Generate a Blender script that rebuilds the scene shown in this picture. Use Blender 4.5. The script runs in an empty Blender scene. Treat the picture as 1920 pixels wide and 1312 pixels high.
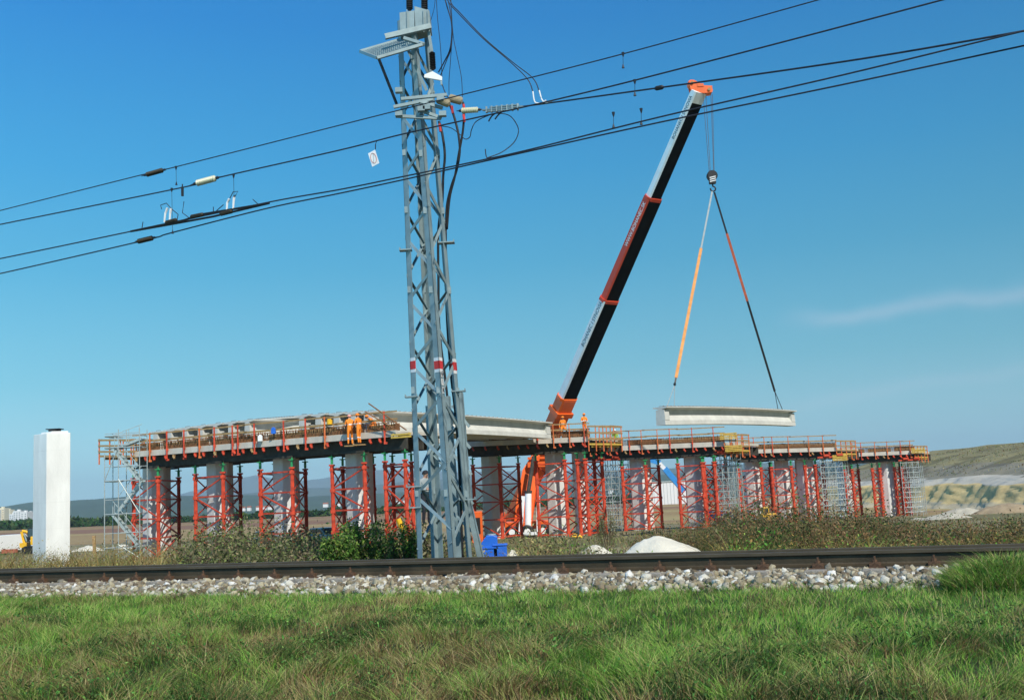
import bpy, bmesh, math, random
import numpy as np
from mathutils import Vector, Matrix, Euler
R = math.radians
random.seed(7); rng = np.random.default_rng(11)
scene = bpy.context.scene
COL = scene.collection

# ------------------------------------------------------------------ camera
CAMZ = 0.88; FPX = 2000.0; PITCH = math.atan(264 / 2000); ROLL = -math.atan(0.05)
CM = Matrix.Rotation(math.pi / 2 + PITCH, 3, 'X') @ Matrix.Rotation(ROLL, 3, 'Z')
cam_d = bpy.data.cameras.new('camera'); cam_d.lens = 36 * FPX / 1920; cam_d.sensor_width = 36
cam_d.clip_start = 0.1; cam_d.clip_end = 60000
cam = bpy.data.objects.new('camera', cam_d); COL.objects.link(cam)
cam.matrix_world = Matrix.Translation((0, 0, CAMZ)) @ CM.to_4x4()
scene.camera = cam
def ray(px, py): return CM @ Vector(((px - 960) / FPX, -(py - 656) / FPX, -1))
def at(px, py, Y):
    d = ray(px, py); return Vector((0, 0, CAMZ)) + d * (Y / d.y)

# ------------------------------------------------------------------ light
SUN_EL, SUN_AZ = R(45), R(27)          # azimuth: to the right of straight behind the camera
sd = Vector((math.sin(SUN_AZ) * math.cos(SUN_EL), -math.cos(SUN_AZ) * math.cos(SUN_EL), math.sin(SUN_EL)))
sl = bpy.data.lights.new('sun', 'SUN'); sl.energy = 5.0; sl.angle = R(0.53); sl.color = (1, .955, .88)
so = bpy.data.objects.new('sun', sl); COL.objects.link(so); so.rotation_euler = sd.to_track_quat('Z', 'Y').to_euler()
w = bpy.data.worlds.new('World'); scene.world = w; w.use_nodes = True
wn = w.node_tree; bg = wn.nodes['Background']; bg.inputs['Strength'].default_value = 0.10
sky = wn.nodes.new('ShaderNodeTexSky'); sky.sky_type = 'NISHITA'; sky.sun_disc = False
sky.sun_elevation = SUN_EL; sky.sun_rotation = math.pi - SUN_AZ
sky.air_density = 1.0; sky.dust_density = 0.3; sky.ozone_density = 2.2; sky.altitude = 100
hs = wn.nodes.new('ShaderNodeHueSaturation'); hs.inputs['Saturation'].default_value = 1.25; hs.inputs['Hue'].default_value = .487
hs.inputs['Value'].default_value = 1.0
wn.links.new(sky.outputs[0], hs.inputs['Color'])
# thin high cloud streaks low on the right, in the sky itself
tc = wn.nodes.new('ShaderNodeTexCoord'); sx = wn.nodes.new('ShaderNodeSeparateXYZ'); wn.links.new(tc.outputs['Generated'], sx.inputs[0])
def wmath(op, a, b=None, c=None):
    n = wn.nodes.new('ShaderNodeMath'); n.operation = op
    for i, v in enumerate((a, b, c)):
        if v is None: continue
        if isinstance(v, (int, float)): n.inputs[i].default_value = v
        else: wn.links.new(v, n.inputs[i])
    return n.outputs[0]
az = wmath('ARCTAN2', sx.outputs[0], sx.outputs[1]); el = wmath('ARCSINE', sx.outputs[2])
def aze(px, py):
    d = ray(px, py).normalized(); return math.atan2(d.x, d.y), math.asin(d.z)
ca = wn.nodes.new('ShaderNodeCombineXYZ'); wn.links.new(az, ca.inputs[0]); wn.links.new(el, ca.inputs[1])
nz = wn.nodes.new('ShaderNodeTexNoise'); nz.inputs['Scale'].default_value = 9; nz.inputs['Detail'].default_value = 3
wn.links.new(ca.outputs[0], nz.inputs['Vector'])
def streak(p0, p1, width, amp):
    a0, e0 = aze(*p0); a1, e1 = aze(*p1); k = (e1 - e0) / (a1 - a0)
    line = wmath('MULTIPLY_ADD', wmath('SUBTRACT', az, a0), k, e0)
    line = wmath('ADD', line, wmath('MULTIPLY', wmath('SUBTRACT', nz.outputs[0], .5), .03))
    d = wmath('DIVIDE', wmath('SUBTRACT', el, line), width)
    g = wmath('EXPONENT', wmath('MULTIPLY', wmath('MULTIPLY', d, d), -1.0))
    s = wn.nodes.new('ShaderNodeMapRange'); s.interpolation_type = 'SMOOTHSTEP'
    wn.links.new(az, s.inputs['Value']); s.inputs['From Min'].default_value = a0; s.inputs['From Max'].default_value = a0 + (a1 - a0) * .35
    s2 = wn.nodes.new('ShaderNodeMapRange'); s2.interpolation_type = 'SMOOTHSTEP'
    wn.links.new(az, s2.inputs['Value']); s2.inputs['From Min'].default_value = a1 + .5; s2.inputs['From Max'].default_value = a1 + .1
    return wmath('MULTIPLY', wmath('MULTIPLY', wmath('MULTIPLY', g, s.outputs[0]), s2.outputs[0]), amp)
st = wmath('ADD', streak((1430, 612), (1920, 545), .0075, .22), streak((1380, 770), (1960, 690), .006, .10))
mx = wn.nodes.new('ShaderNodeMix'); mx.data_type = 'RGBA'
cr = wn.nodes.new('ShaderNodeValToRGB'); wn.links.new(wmath('DIVIDE', el, R(90)), cr.inputs[0]); E = cr.color_ramp.elements
SKYC = [(0, (.38, .71, .80)), (.038, (.295, .635, .755)), (.07, (.172, .525, .68)), (.133, (.071, .395, .642)), (.19, (.036, .325, .65)), (.275, (.016, .222, .60)), (.6, (.018, .12, .38)), (1, (.012, .08, .28))]
E[0].position = 0; E[0].color = (*SKYC[0][1], 1); E[1].position = 1; E[1].color = (*SKYC[-1][1], 1)
for p_, c_ in SKYC[1:-1]: e_ = E.new(p_); e_.color = (*c_, 1)
vm = wn.nodes.new('ShaderNodeVectorMath'); vm.operation = 'SCALE'; wn.links.new(wmath('MULTIPLY_ADD', az, -3.6, 10.4), vm.inputs['Scale']); wn.links.new(cr.outputs[0], vm.inputs[0])
sm = wn.nodes.new('ShaderNodeMix'); sm.data_type = 'RGBA'; sm.inputs[0].default_value = .9
wn.links.new(hs.outputs[0], sm.inputs[6]); wn.links.new(vm.outputs[0], sm.inputs[7])
wn.links.new(st, mx.inputs[0]); wn.links.new(sm.outputs[2], mx.inputs[6]); mx.inputs[7].default_value = (7.0, 7.2, 8.4, 1)
wn.links.new(mx.outputs[2], bg.inputs['Color'])
scene.view_settings.view_transform = 'Standard'; scene.view_settings.look = 'None'
scene.view_settings.exposure = 0.0; scene.view_settings.gamma = 1
scene.cycles.max_bounces = 5; scene.cycles.transparent_max_bounces = 8
scene.cycles.volume_bounces = 0

# ------------------------------------------------------------------ helpers
def material(name, col, rough=.6, metal=0., var=.18, scale=3., bump=0., bscale=None, col2=None, spec=.4, trans=0., stretch=None, attr=None):
    m = bpy.data.materials.new(name); m.use_nodes = True; nt = m.node_tree; b = nt.nodes['Principled BSDF']
    b.inputs['Roughness'].default_value = rough; b.inputs['Metallic'].default_value = metal
    b.inputs['Specular IOR Level'].default_value = spec
    t = nt.nodes.new('ShaderNodeTexCoord'); mp = nt.nodes.new('ShaderNodeMapping'); nt.links.new(t.outputs['Object'], mp.inputs[0])
    if stretch: mp.inputs['Scale'].default_value = stretch
    n = nt.nodes.new('ShaderNodeTexNoise'); n.inputs['Scale'].default_value = scale; n.inputs['Detail'].default_value = 6; n.inputs['Roughness'].default_value = .62
    nt.links.new(mp.outputs[0], n.inputs['Vector'])
    r = nt.nodes.new('ShaderNodeValToRGB'); r.color_ramp.elements[0].position = .3; r.color_ramp.elements[1].position = .72
    c = np.array(col[:3])
    if col2 is None: lo, hi = c * (1 - var), np.minimum(c * (1 + var), 1)
    else: lo, hi = c, np.array(col2)
    r.color_ramp.elements[0].color = (*lo, 1); r.color_ramp.elements[1].color = (*hi, 1)
    nt.links.new(n.outputs[0], r.inputs[0]); out = r.outputs[0]
    if attr:
        a = nt.nodes.new('ShaderNodeAttribute'); a.attribute_name = attr
        mm = nt.nodes.new('ShaderNodeMix'); mm.data_type = 'RGBA'; mm.blend_type = 'MULTIPLY'; mm.inputs[0].default_value = 1
        nt.links.new(a.outputs['Color'], mm.inputs[6]); nt.links.new(out, mm.inputs[7]); out = mm.outputs[2]
    nt.links.new(out, b.inputs['Base Color'])
    if bump:
        n2 = nt.nodes.new('ShaderNodeTexNoise'); n2.inputs['Scale'].default_value = bscale or scale * 4; n2.inputs['Detail'].default_value = 5
        nt.links.new(mp.outputs[0], n2.inputs['Vector'])
        bp = nt.nodes.new('ShaderNodeBump'); bp.inputs['Strength'].default_value = bump; bp.inputs['Distance'].default_value = .05
        nt.links.new(n2.outputs[0], bp.inputs['Height']); nt.links.new(bp.outputs[0], b.inputs['Normal'])
    if trans:
        tr = nt.nodes.new('ShaderNodeBsdfTranslucent'); nt.links.new(out, tr.inputs[0])
        mxs = nt.nodes.new('ShaderNodeMixShader'); mxs.inputs[0].default_value = trans
        nt.links.new(b.outputs[0], mxs.inputs[1]); nt.links.new(tr.outputs[0], mxs.inputs[2])
        nt.links.new(mxs.outputs[0], nt.nodes['Material Output'].inputs[0])
    return m
M = dict(
    concrete=material('concrete', (.55, .51, .43), .85, var=.16, scale=1.6, bump=.25, bscale=30, stretch=(1, 1, .35)),
    white_concrete=material('white_concrete', (.76, .76, .72), .85, var=.14, scale=1.1, bump=.12, bscale=25, stretch=(1, 1, .3)),
    pier_concrete=material('pier_concrete', (.68, .68, .64), .85, var=.14, scale=1.2, bump=.15, bscale=25, stretch=(1, 1, .4)),
    girder=material('girder_concrete', (.56, .56, .51), .8, var=.14, scale=1.3, bump=.1, bscale=20),
    red=material('orange_red_paint', (.56, .06, .022), .6, var=.42, scale=3, col2=None),
    rail_orange=material('orange_railing_paint', (.62, .15, .04), .6, var=.3, scale=8),
    green=material('green_paint', (.03, .30, .10), .5, var=.25, scale=6),
    timber=material('timber', (.36, .23, .10), .8, var=.4, scale=4, stretch=(1, 1, 6)),
    yellow_timber=material('yellow_formwork_timber', (.60, .40, .07), .7, var=.3, scale=5),
    rebar=material('rusty_steel', (.24, .11, .045), .85, var=.45, scale=9),
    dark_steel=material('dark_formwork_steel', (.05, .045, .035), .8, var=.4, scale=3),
    galv=material('galvanised_grey_green_paint', (.25, .33, .34), .5, metal=.15, var=.2, scale=4, bump=.04, bscale=60),
    silver=material('galvanised_scaffold_tube', (.45, .50, .48), .45, metal=.35, var=.2, scale=8),
    wire=material('dark_cable', (.014, .018, .03), .55, var=.3, scale=20),
    black=material('black_rubber', (.012, .012, .013), .55, var=.4, scale=8),
    insul_dark=material('brown_porcelain', (.035, .028, .016), .6, var=.3, scale=12, spec=.25),
    insul_pale=material('cream_porcelain', (.60, .60, .42), .3, var=.12, scale=12, spec=.6),
    beige_insul=material('beige_polymer', (.42, .36, .24), .45, var=.2, scale=12),
    red_band=material('red_band_paint', (.62, .03, .025), .5, var=.1), white=material('white_paint', (.80, .80, .78), .5, var=.06, scale=4),
    crane_orange=material('crane_orange_paint', (.80, .13, .018), .38, var=.1, scale=1.2, spec=.5),
    crane_red=material('crane_red_paint', (.60, .055, .02), .4, var=.1, scale=1.2),
    crane_white=material('crane_white_paint', (.82, .84, .82), .42, var=.08, scale=1.),
    crane_black=material('crane_boom_black', (.005, .006, .006), .8, var=.5, scale=.8, spec=.06),  # near-black colour for every boom section face except the lettered side
    sling_or=material('orange_webbing', (.70, .30, .09), .8, var=.2), sling_red=material('red_webbing', (.52, .11, .05), .8, var=.25),
    skin=material('skin', (.50, .27, .18), .6, var=.06), hivis=material('orange_hi_vis_cloth', (.95, .25, .02), .75, var=.16, scale=7),
    lime=material('lime_hi_vis_cloth', (.55, .80, .06), .75, var=.12, scale=7), darkcloth=material('dark_cloth', (.02, .022, .028), .85, var=.3),
    greycloth=material('grey_cloth', (.32, .36, .36), .85, var=.2), tape=material('reflective_tape', (.75, .75, .72), .4, var=.05),
    helmet_w=material('white_helmet', (.85, .85, .84), .3, var=.03), helmet_r=material('pink_red_helmet', (.75, .35, .28), .35, var=.05),
    blue=material('blue_plastic', (.02, .14, .62), .4, var=.15, scale=3), yellow=material('yellow_machine_paint', (.85, .47, .02), .4, var=.12),
    blue_boom=material('blue_machine_paint', (.05, .28, .65), .4, var=.15), glass=material('dark_glass', (.02, .03, .035), .08, var=.2, spec=.8),
    car_white=material('white_car_paint', (.80, .81, .80), .25, var=.02, spec=.6), car_teal=material('grey_blue_car_paint', (.16, .28, .30), .3, var=.06, spec=.6),
    grey_pile=material('grey_rubble', (.43, .40, .31), .95, var=.22, scale=1.6, bump=.7, bscale=8),
    brick=material('faded_red_paint', (.42, .12, .07), .7, var=.2),
    rail=material('rail_steel', (.060, .045, .024), .62, metal=.25, var=.35, scale=2.5, bump=.12, bscale=40),
    rail_top=material('worn_rail_head', (.075, .06, .036), .6, metal=.1, var=.25, scale=3, stretch=(1, 1, 1)),
    rust=material('rusty_fastening', (.10, .055, .03), .85, var=.5, scale=30, bump=.3),
    sleeper=material('sleeper_concrete', (.26, .235, .195), .9, var=.25, scale=8, bump=.4, bscale=40),
    stone=material('ballast_stone', (.9, .9, .9), .9, var=.13, scale=22, bump=.5, bscale=50, attr='Col'),
    leaf=material('leaf', (.95, .95, .95), .62, var=.16, scale=3, trans=.18, attr='Col', spec=.12),
    bark=material('bark', (.10, .07, .045), .9, var=.4, scale=14, bump=.4),
    house=material('pale_facade', (.72, .72, .70), .8, var=.06, scale=.05), house_y=material('cream_facade', (.72, .66, .48), .8, var=.05, scale=.05),
    win=material('window_glass', (.10, .13, .15), .3, var=.2, scale=.1), roof=material('clay_roof', (.30, .12, .07), .8, var=.2, scale=.2),
    pile=material('pale_sand', (.64, .61, .50), .95, var=.12, scale=1.6, bump=.6, bscale=9),
    soil=material('brown_soil', (.33, .25, .15), .95, var=.25, scale=1.2, bump=.6, bscale=6),
)
def tag(o, label=None, cat=None, group=None, kind=None):
    if label: o['label'] = label
    if cat: o['category'] = cat
    if group: o['group'] = group
    if kind: o['kind'] = kind
    return o
def thing(name, loc, label, cat, group=None, rz=0.):
    o = bpy.data.objects.new(name, None); COL.objects.link(o); o.location = loc; o.rotation_euler = (0, 0, rz); o.empty_display_size = .3
    return tag(o, label, cat, group)
def V(*a): return Vector(a if len(a) > 1 else a[0])
class MB:
    def __init__(s): s.v = []; s.f = []; s.m = []; s.cur = 0
    def add(s, vs, fs):
        o = len(s.v); s.v += [tuple(p) for p in vs]; s.f += [tuple(i + o for i in f) for f in fs]; s.m += [s.cur] * len(fs); return s
    def box(s, c, size, rot=None):
        x, y, z = [k / 2 for k in size]; c = Vector(c)
        ps = [Vector((a * x, b * y, d * z)) for d in (-1, 1) for b in (-1, 1) for a in (-1, 1)]
        if rot is not None: ps = [rot @ p for p in ps]
        return s.add([p + c for p in ps], [(0, 2, 3, 1), (4, 5, 7, 6), (0, 1, 5, 4), (2, 6, 7, 3), (0, 4, 6, 2), (1, 3, 7, 5)])
    def bar(s, p, q, w, h=None, up=(0, 0, 1)):
        p, q = Vector(p), Vector(q); h = h or w; d = (q - p)
        if d.length < 1e-6: return s
        d.normalize(); up = Vector(up)
        if abs(d.dot(up)) > .98: up = Vector((0, 1, 0)) if abs(d.y) < .9 else Vector((1, 0, 0))
        a = d.cross(up).normalized() * w / 2; b = a.normalized().cross(d) * h / 2
        vs = [p - a - b, p + a - b, p + a + b, p - a + b, q - a - b, q + a - b, q + a + b, q - a + b]
        return s.add(vs, [(3, 2, 1, 0), (4, 5, 6, 7), (0, 1, 5, 4), (1, 2, 6, 5), (2, 3, 7, 6), (3, 0, 4, 7)])
    def tube(s, p, q, r, r2=None, n=8): return s.path([p, q], r, n, r2)
    def path(s, pts, r, n=6, r2=None):
        pts = [Vector(p) for p in pts]; rings = []; k = len(pts); r2 = r if r2 is None else r2
        up = Vector((0, 0, 1)); vs = []
        for i, p in enumerate(pts):
            d = (pts[min(i + 1, k - 1)] - pts[max(i - 1, 0)]).normalized()
            u = up if abs(d.dot(up)) < .95 else Vector((0.3, 1, 0)).normalized()
            a = d.cross(u).normalized(); b = a.cross(d)
            rr = r + (r2 - r) * i / (k - 1)
            vs += [p + (a * math.cos(t) + b * math.sin(t)) * rr for t in [2 * math.pi * j / n for j in range(n)]]
        fs = [(i * n + j, i * n + (j + 1) % n, (i + 1) * n + (j + 1) % n, (i + 1) * n + j) for i in range(k - 1) for j in range(n)]
        fs += [tuple(range(n))[::-1], tuple((k - 1) * n + j for j in range(n))]
        return s.add(vs, fs)
    def lathe(s, p, q, prof, n=12):
        p, q = Vector(p), Vector(q); d = q - p; u = Vector((0, 0, 1)) if abs(d.normalized().z) < .9 else Vector((0, 1, 0))
        a = d.cross(u).normalized(); b = a.cross(d).normalized(); vs = []; k = len(prof)
        for t, rr in prof: vs += [p + d * t + (a * math.cos(2 * math.pi * j / n) + b * math.sin(2 * math.pi * j / n)) * rr for j in range(n)]
        fs = [(i * n + j, i * n + (j + 1) % n, (i + 1) * n + (j + 1) % n, (i + 1) * n + j) for i in range(k - 1) for j in range(n)]
        fs += [tuple(range(n))[::-1], tuple((k - 1) * n + j for j in range(n))]
        return s.add(vs, fs)
    def extrude(s, prof, origin, ax_u, ax_v, ax_d, length):
        n = len(prof); o = Vector(origin); U, W, D = Vector(ax_u), Vector(ax_v), Vector(ax_d)
        vs = [o + U * a + W * b for a, b in prof] + [o + U * a + W * b + D * length for a, b in prof]
        fs = [tuple(range(n))[::-1], tuple(range(n, 2 * n))] + [(i, (i + 1) % n, n + (i + 1) % n, n + i) for i in range(n)]
        return s.add(vs, fs)
    def build(s, name, mats, parent=None, smooth=False, bevel=0, fixn=True):
        me = bpy.data.meshes.new(name); off = Vector((0, 0, 0))
        if parent is not None:
            root = parent; off = Vector(parent.get('_wl', parent.location)) if True else off
        vs = s.v
        if parent is not None:
            inv = world_of(parent).inverted(); vs = [tuple(inv @ Vector(p)) for p in s.v]
        me.from_pydata(vs, [], s.f)
        if not isinstance(mats, (list, tuple)): mats = [mats]
        for m in mats: me.materials.append(m)
        if len(mats) > 1: me.polygons.foreach_set('material_index', s.m)
        if fixn and len(s.f) < 40000:
            bm = bmesh.new(); bm.from_mesh(me); bmesh.ops.recalc_face_normals(bm, faces=bm.faces); bm.to_mesh(me); bm.free()
        if smooth:
            me.polygons.foreach_set('use_smooth', [True] * len(me.polygons))
        me.update(); o = bpy.data.objects.new(name, me); COL.objects.link(o)
        if parent is not None: o.parent = parent
        if bevel:
            b = o.modifiers.new('bevel', 'BEVEL'); b.width = bevel; b.segments = 2; b.limit_method = 'ANGLE'
        return o
def world_of(o):
    m = Matrix.Translation(o.location) @ o.rotation_euler.to_matrix().to_4x4()
    return world_of(o.parent) @ m if o.parent else m
def copy_tree(o, loc=None, rz=None, label=None, parent=None):
    c = o.copy(); COL.objects.link(c); c.parent = parent
    if loc is not None: c.location = loc
    if rz is not None: c.rotation_euler = (0, 0, rz)
    if label: c['label'] = label
    for ch in list(o.children): copy_tree(ch, parent=c)
    return c
def one(mb, name, mat, label, cat, group=None, kind=None, base=None, **k):
    """top-level single-mesh thing with its origin at its base"""
    vs = np.array(mb.v); b = Vector(base) if base is not None else Vector(((vs[:, 0].min() + vs[:, 0].max()) / 2, (vs[:, 1].min() + vs[:, 1].max()) / 2, vs[:, 2].min()))
    mb.v = [tuple(Vector(p) - b) for p in mb.v]
    o = mb.build(name, mat, None, **k); o.location = b
    return tag(o, label, cat, group, kind)
def np_mesh(name, verts, faces_flat, nper, mats, cols=None, smooth=False, midx=None, parent=None):
    """faces_flat: (nf, nper) int array; cols per-vertex rgb"""
    me = bpy.data.meshes.new(name); nv, nf = len(verts), len(faces_flat)
    me.vertices.add(nv); me.vertices.foreach_set('co', np.ascontiguousarray(verts, dtype=np.float32).ravel())
    me.loops.add(nf * nper); me.loops.foreach_set('vertex_index', faces_flat.astype(np.int32).ravel())
    me.polygons.add(nf); me.polygons.foreach_set('loop_start', np.arange(0, nf * nper, nper, dtype=np.int32))
    me.polygons.foreach_set('loop_total', np.full(nf, nper, dtype=np.int32))
    for m in (mats if isinstance(mats, (list, tuple)) else [mats]): me.materials.append(m)
    if midx is not None: me.polygons.foreach_set('material_index', midx.astype(np.int32))
    if smooth: me.polygons.foreach_set('use_smooth', np.ones(nf, dtype=bool))
    if cols is not None:
        a = me.color_attributes.new('Col', 'FLOAT_COLOR', 'POINT')
        a.data.foreach_set('color', np.concatenate([cols, np.ones((nv, 1))], 1).astype(np.float32).ravel())
    me.update(calc_edges=True); o = bpy.data.objects.new(name, me); COL.objects.link(o)
    if parent is not None: o.parent = parent
    return o
def vnoise(x, y, seed=0):
    x = np.asarray(x, float); y = np.asarray(y, float); xi = np.floor(x).astype(int); yi = np.floor(y).astype(int); fx = x - xi; fy = y - yi
    fx = fx * fx * (3 - 2 * fx); fy = fy * fy * (3 - 2 * fy)
    def h(a, b):
        n = (a * 374761393 + b * 668265263 + seed * 974634777) & 0x7fffffff; n = ((n ^ (n >> 13)) * 1274126177) & 0x7fffffff; return ((n ^ (n >> 16)) & 0xffff) / 65535.
    return (h(xi, yi) * (1 - fx) + h(xi + 1, yi) * fx) * (1 - fy) + (h(xi, yi + 1) * (1 - fx) + h(xi + 1, yi + 1) * fx) * fy
def fbm(x, y, seed=0, o=4):
    r = 0; a = .5
    for i in range(o): r = r + a * vnoise(np.asarray(x) * 2 ** i, np.asarray(y) * 2 ** i, seed + i); a *= .5
    return r / (1 - .5 ** o)

# ------------------------------------------------------------------ track frame
TD = Vector((.923, -.385, 0)).normalized(); TN = Vector((.385, .923, 0)).normalized(); T0 = 14.31 * TN.y
def st(s, t, z=0.): return TD * s + TN * (t + T0) + Vector((0, 0, z))
def t_of(x, y): return x * TN.x + y * TN.y - T0
def s_of(x, y): return x * TD.x + y * TD.y
def at_t(px, py, t):
    d = ray(px, py); k = (t + T0) / (d.x * TN.x + d.y * TN.y); return Vector((0, 0, CAMZ)) + d * k
ZT = [(-40, -1.0), (-14, -.9), (-9, -.62), (-6.5, -.50), (-4, -.40), (-1.9, -.28), (-1.7, -.225), (-.9, -.165), (1.6, -.25), (2.6, -.6), (4, -.95), (9, -1.25), (20, -1.7), (36, -2.3), (68, -2.9), (117, -4.1),
      (150, -4.8), (300, -5.0), (345, -5.2), (420, -13), (900, -20), (2200, -28), (12000, -30)]
def zt(t): return np.interp(t, [a for a, b in ZT], [b for a, b in ZT])
def gz(x, y):
    t = t_of(x, y); s = s_of(x, y)
    amp = np.where(np.abs(t) < 1.75, 0., np.clip((np.abs(t) - 1.75) * .12, 0, .28))
    return zt(t) + (fbm(s * .35, t * .35, 3) - .5) * amp + (np.clip(-(t + 4) / 3, 0, 1) * ((fbm(s * .9, t * .9, 8) - .5) * .40 + (fbm(s * 2.3, t * 2.3, 12, 3) - .5) * .36))
def gzf(x, y): return float(gz(np.array([x]), np.array([y]))[0])
def on_ground(px, Y):
    d = ray(px, 950); x = d.x / d.y * Y
    for _ in range(3):
        z = gzf(x, Y); # correct for roll
        # find px column at that height
        dx = 0
        P = CM.inverted() @ (Vector((x, Y, z)) - Vector((0, 0, CAMZ))); cur = 960 + FPX * P.x / -P.z
        x += (px - cur) / FPX * Y
    return Vector((x, Y, gzf(x, Y)))

# ------------------------------------------------------------------ ground, fields
ts = np.array(sorted(set(list(np.arange(-14, -1.7, .22)) + [-1.9, -1.6, -.9, 0, .9, 1.6, 2.1, 2.6, 3.2, 4] + list(np.arange(5, 60, 1.5)) + list(np.arange(60, 160, 4)) + list(np.arange(160, 460, 12)) + [520, 650, 800, 1100, 1500, 2200, 3500, 6000, 12000, 26000] + [-40, -25, -18])))
us = np.linspace(-1, 1, 241)
TT, UU = np.meshgrid(ts, us, indexing='ij'); half = 14 + np.clip(TT + 14, 0, None) * 1.45
SS = UU * half; XX = TD.x * SS + TN.x * (TT + T0); YY = TD.y * SS + TN.y * (TT + T0)
ZZ = gz(XX, YY) - .012
gv = np.stack([XX.ravel(), YY.ravel(), ZZ.ravel()], 1)
n_, m_ = TT.shape; ii, jj = np.meshgrid(np.arange(n_ - 1), np.arange(m_ - 1), indexing='ij'); a = (ii * m_ + jj).ravel()
gf = np.stack([a, a + 1, a + m_ + 1, a + m_], 1)
def lerp(c0, c1, k): return c0 + (c1 - c0) * np.clip(k, 0, 1)[:, None]
tt = TT.ravel(); ssr = SS.ravel()
c = np.tile(np.array([.040, .050, .020]), (len(tt), 1))
c = lerp(c, np.array([.085, .075, .055]), (tt > -1.9) * (tt < 2.6) * 1.0)
nn = fbm(ssr * .06, tt * .06, 21)
c = np.where((tt > 2.6)[:, None], lerp(np.tile([.19, .15, .065], (len(tt), 1)), np.array([.11, .115, .04]), (nn - .42) * 6), c)
c = np.where((tt > 22)[:, None], lerp(np.tile([.30, .25, .14], (len(tt), 1)), np.array([.17, .155, .06]), (nn - .45) * 7), c)
fld = np.tile([.34, .235, .10], (len(tt), 1)); strip = vnoise(tt * .045, ssr * .004, 5)
fld = lerp(fld, np.array([.25, .135, .075]), (strip - .45) * 5); fld = lerp(fld, np.array([.40, .31, .13]), (vnoise(tt * .11, ssr * .002, 9) - .55) * 4)
c = np.where((tt > 118)[:, None], fld, c)
c = np.where((tt > 350)[:, None], np.array([.05, .07, .03]), c)
m_ground = material('ground_soil', (.92, .92, .92), .95, var=.28, scale=.9, bump=.5, bscale=4, attr='Col')
ground = np_mesh('ground', gv, gf, 4, m_ground, c, smooth=True); tag(ground, 'dry meadow, building site ground and stubble fields reaching to the hills', kind='structure')

# ------------------------------------------------------------------ leaves / blades engines
PAL = dict(
    green=[(.15, .36, .04), (.22, .44, .06), (.33, .47, .10), (.08, .22, .035), (.45, .52, .16), (.11, .29, .04)],
    straw=[(.42, .35, .15), (.52, .43, .21), (.30, .20, .085), (.17, .105, .05), (.24, .27, .08), (.30, .36, .10), (.22, .145, .065)],
    dark=[(.035, .11, .02), (.055, .15, .03), (.10, .16, .04), (.04, .07, .02)],
    weed=[(.15, .17, .07), (.24, .21, .11), (.11, .15, .05), (.29, .24, .13), (.13, .09, .06), (.20, .25, .07)],
    brown=[(.24, .13, .06), (.17, .11, .055), (.29, .19, .09), (.12, .11, .045), (.12, .15, .045)],
    gold=[(.36, .25, .07), (.30, .19, .06), (.26, .22, .07), (.18, .17, .05)],
    bush=[(.09, .20, .03), (.15, .28, .05), (.04, .10, .02), (.25, .34, .07), (.07, .14, .03), (.16, .16, .07)])
def pick(pal, n):
    p = np.array(PAL[pal]); return p[rng.integers(0, len(p), n)] * rng.uniform(.8, 1.2, (n, 1))
def blades(base, height, width, lean, col, seg=3):
    """base (n,3); curved tapering blades"""
    n = len(base); ang = rng.uniform(0, 2 * np.pi, n); d = np.stack([np.cos(ang), np.sin(ang), np.zeros(n)], 1)
    la = rng.normal(0, 1, (n, 2)) * .62; L = np.zeros((n, 3)); L[:, :2] = la + np.array([lean[:, 0], lean[:, 1]]).T if lean.ndim == 2 else la
    vs = []
    for k in range(seg + 1):
        f = k / seg; c_ = base + np.array([0, 0, 1]) * (height * (f - .22 * f * f))[:, None] + L * (height * .62 * f ** 2)[:, None]
        wd = (width * (1 - f) ** .6)[:, None] * .5
        if k == seg: vs.append(c_)
        else: vs += [c_ - d * wd, c_ + d * wd]
    V_ = np.stack(vs, 1); k_ = V_.shape[1]; o = np.arange(n)[:, None] * k_
    fs = []
    for k in range(seg - 1):
        b = 2 * k; fs += [o + np.array([[b, b + 1, b + 3]]), o + np.array([[b, b + 3, b + 2]])]
    b = 2 * (seg - 1); fs.append(o + np.array([[b, b + 1, b + 2]]))
    F = np.concatenate(fs, 0); C = np.repeat(col, k_, axis=0)
    return V_.reshape(-1, 3), F, C
def leaves(cen, size, col, flat=.0):
    n = len(cen); a = rng.normal(0, 1, (n, 3)); a /= np.linalg.norm(a, axis=1)[:, None]; b = rng.normal(0, 1, (n, 3)); b[:, 2] *= 1 - flat
    b -= a * (a * b).sum(1)[:, None]; b /= np.linalg.norm(b, axis=1)[:, None]; s = size[:, None]
    v = np.stack([cen - a * s, cen - b * s * .45, cen + a * s, cen + b * s * .45], 1).reshape(-1, 3); o = np.arange(n)[:, None] * 4
    F = np.concatenate([o + np.array([[0, 1, 2]]), o + np.array([[0, 2, 3]])]); return v, F, np.repeat(col, 4, axis=0)
def merge(parts):
    vs, fs, cs = [], [], []; o = 0
    for v, f, c_ in parts: vs.append(v); fs.append(f + o); cs.append(c_); o += len(v)
    return np.concatenate(vs), np.concatenate(fs), np.concatenate(cs)

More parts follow.
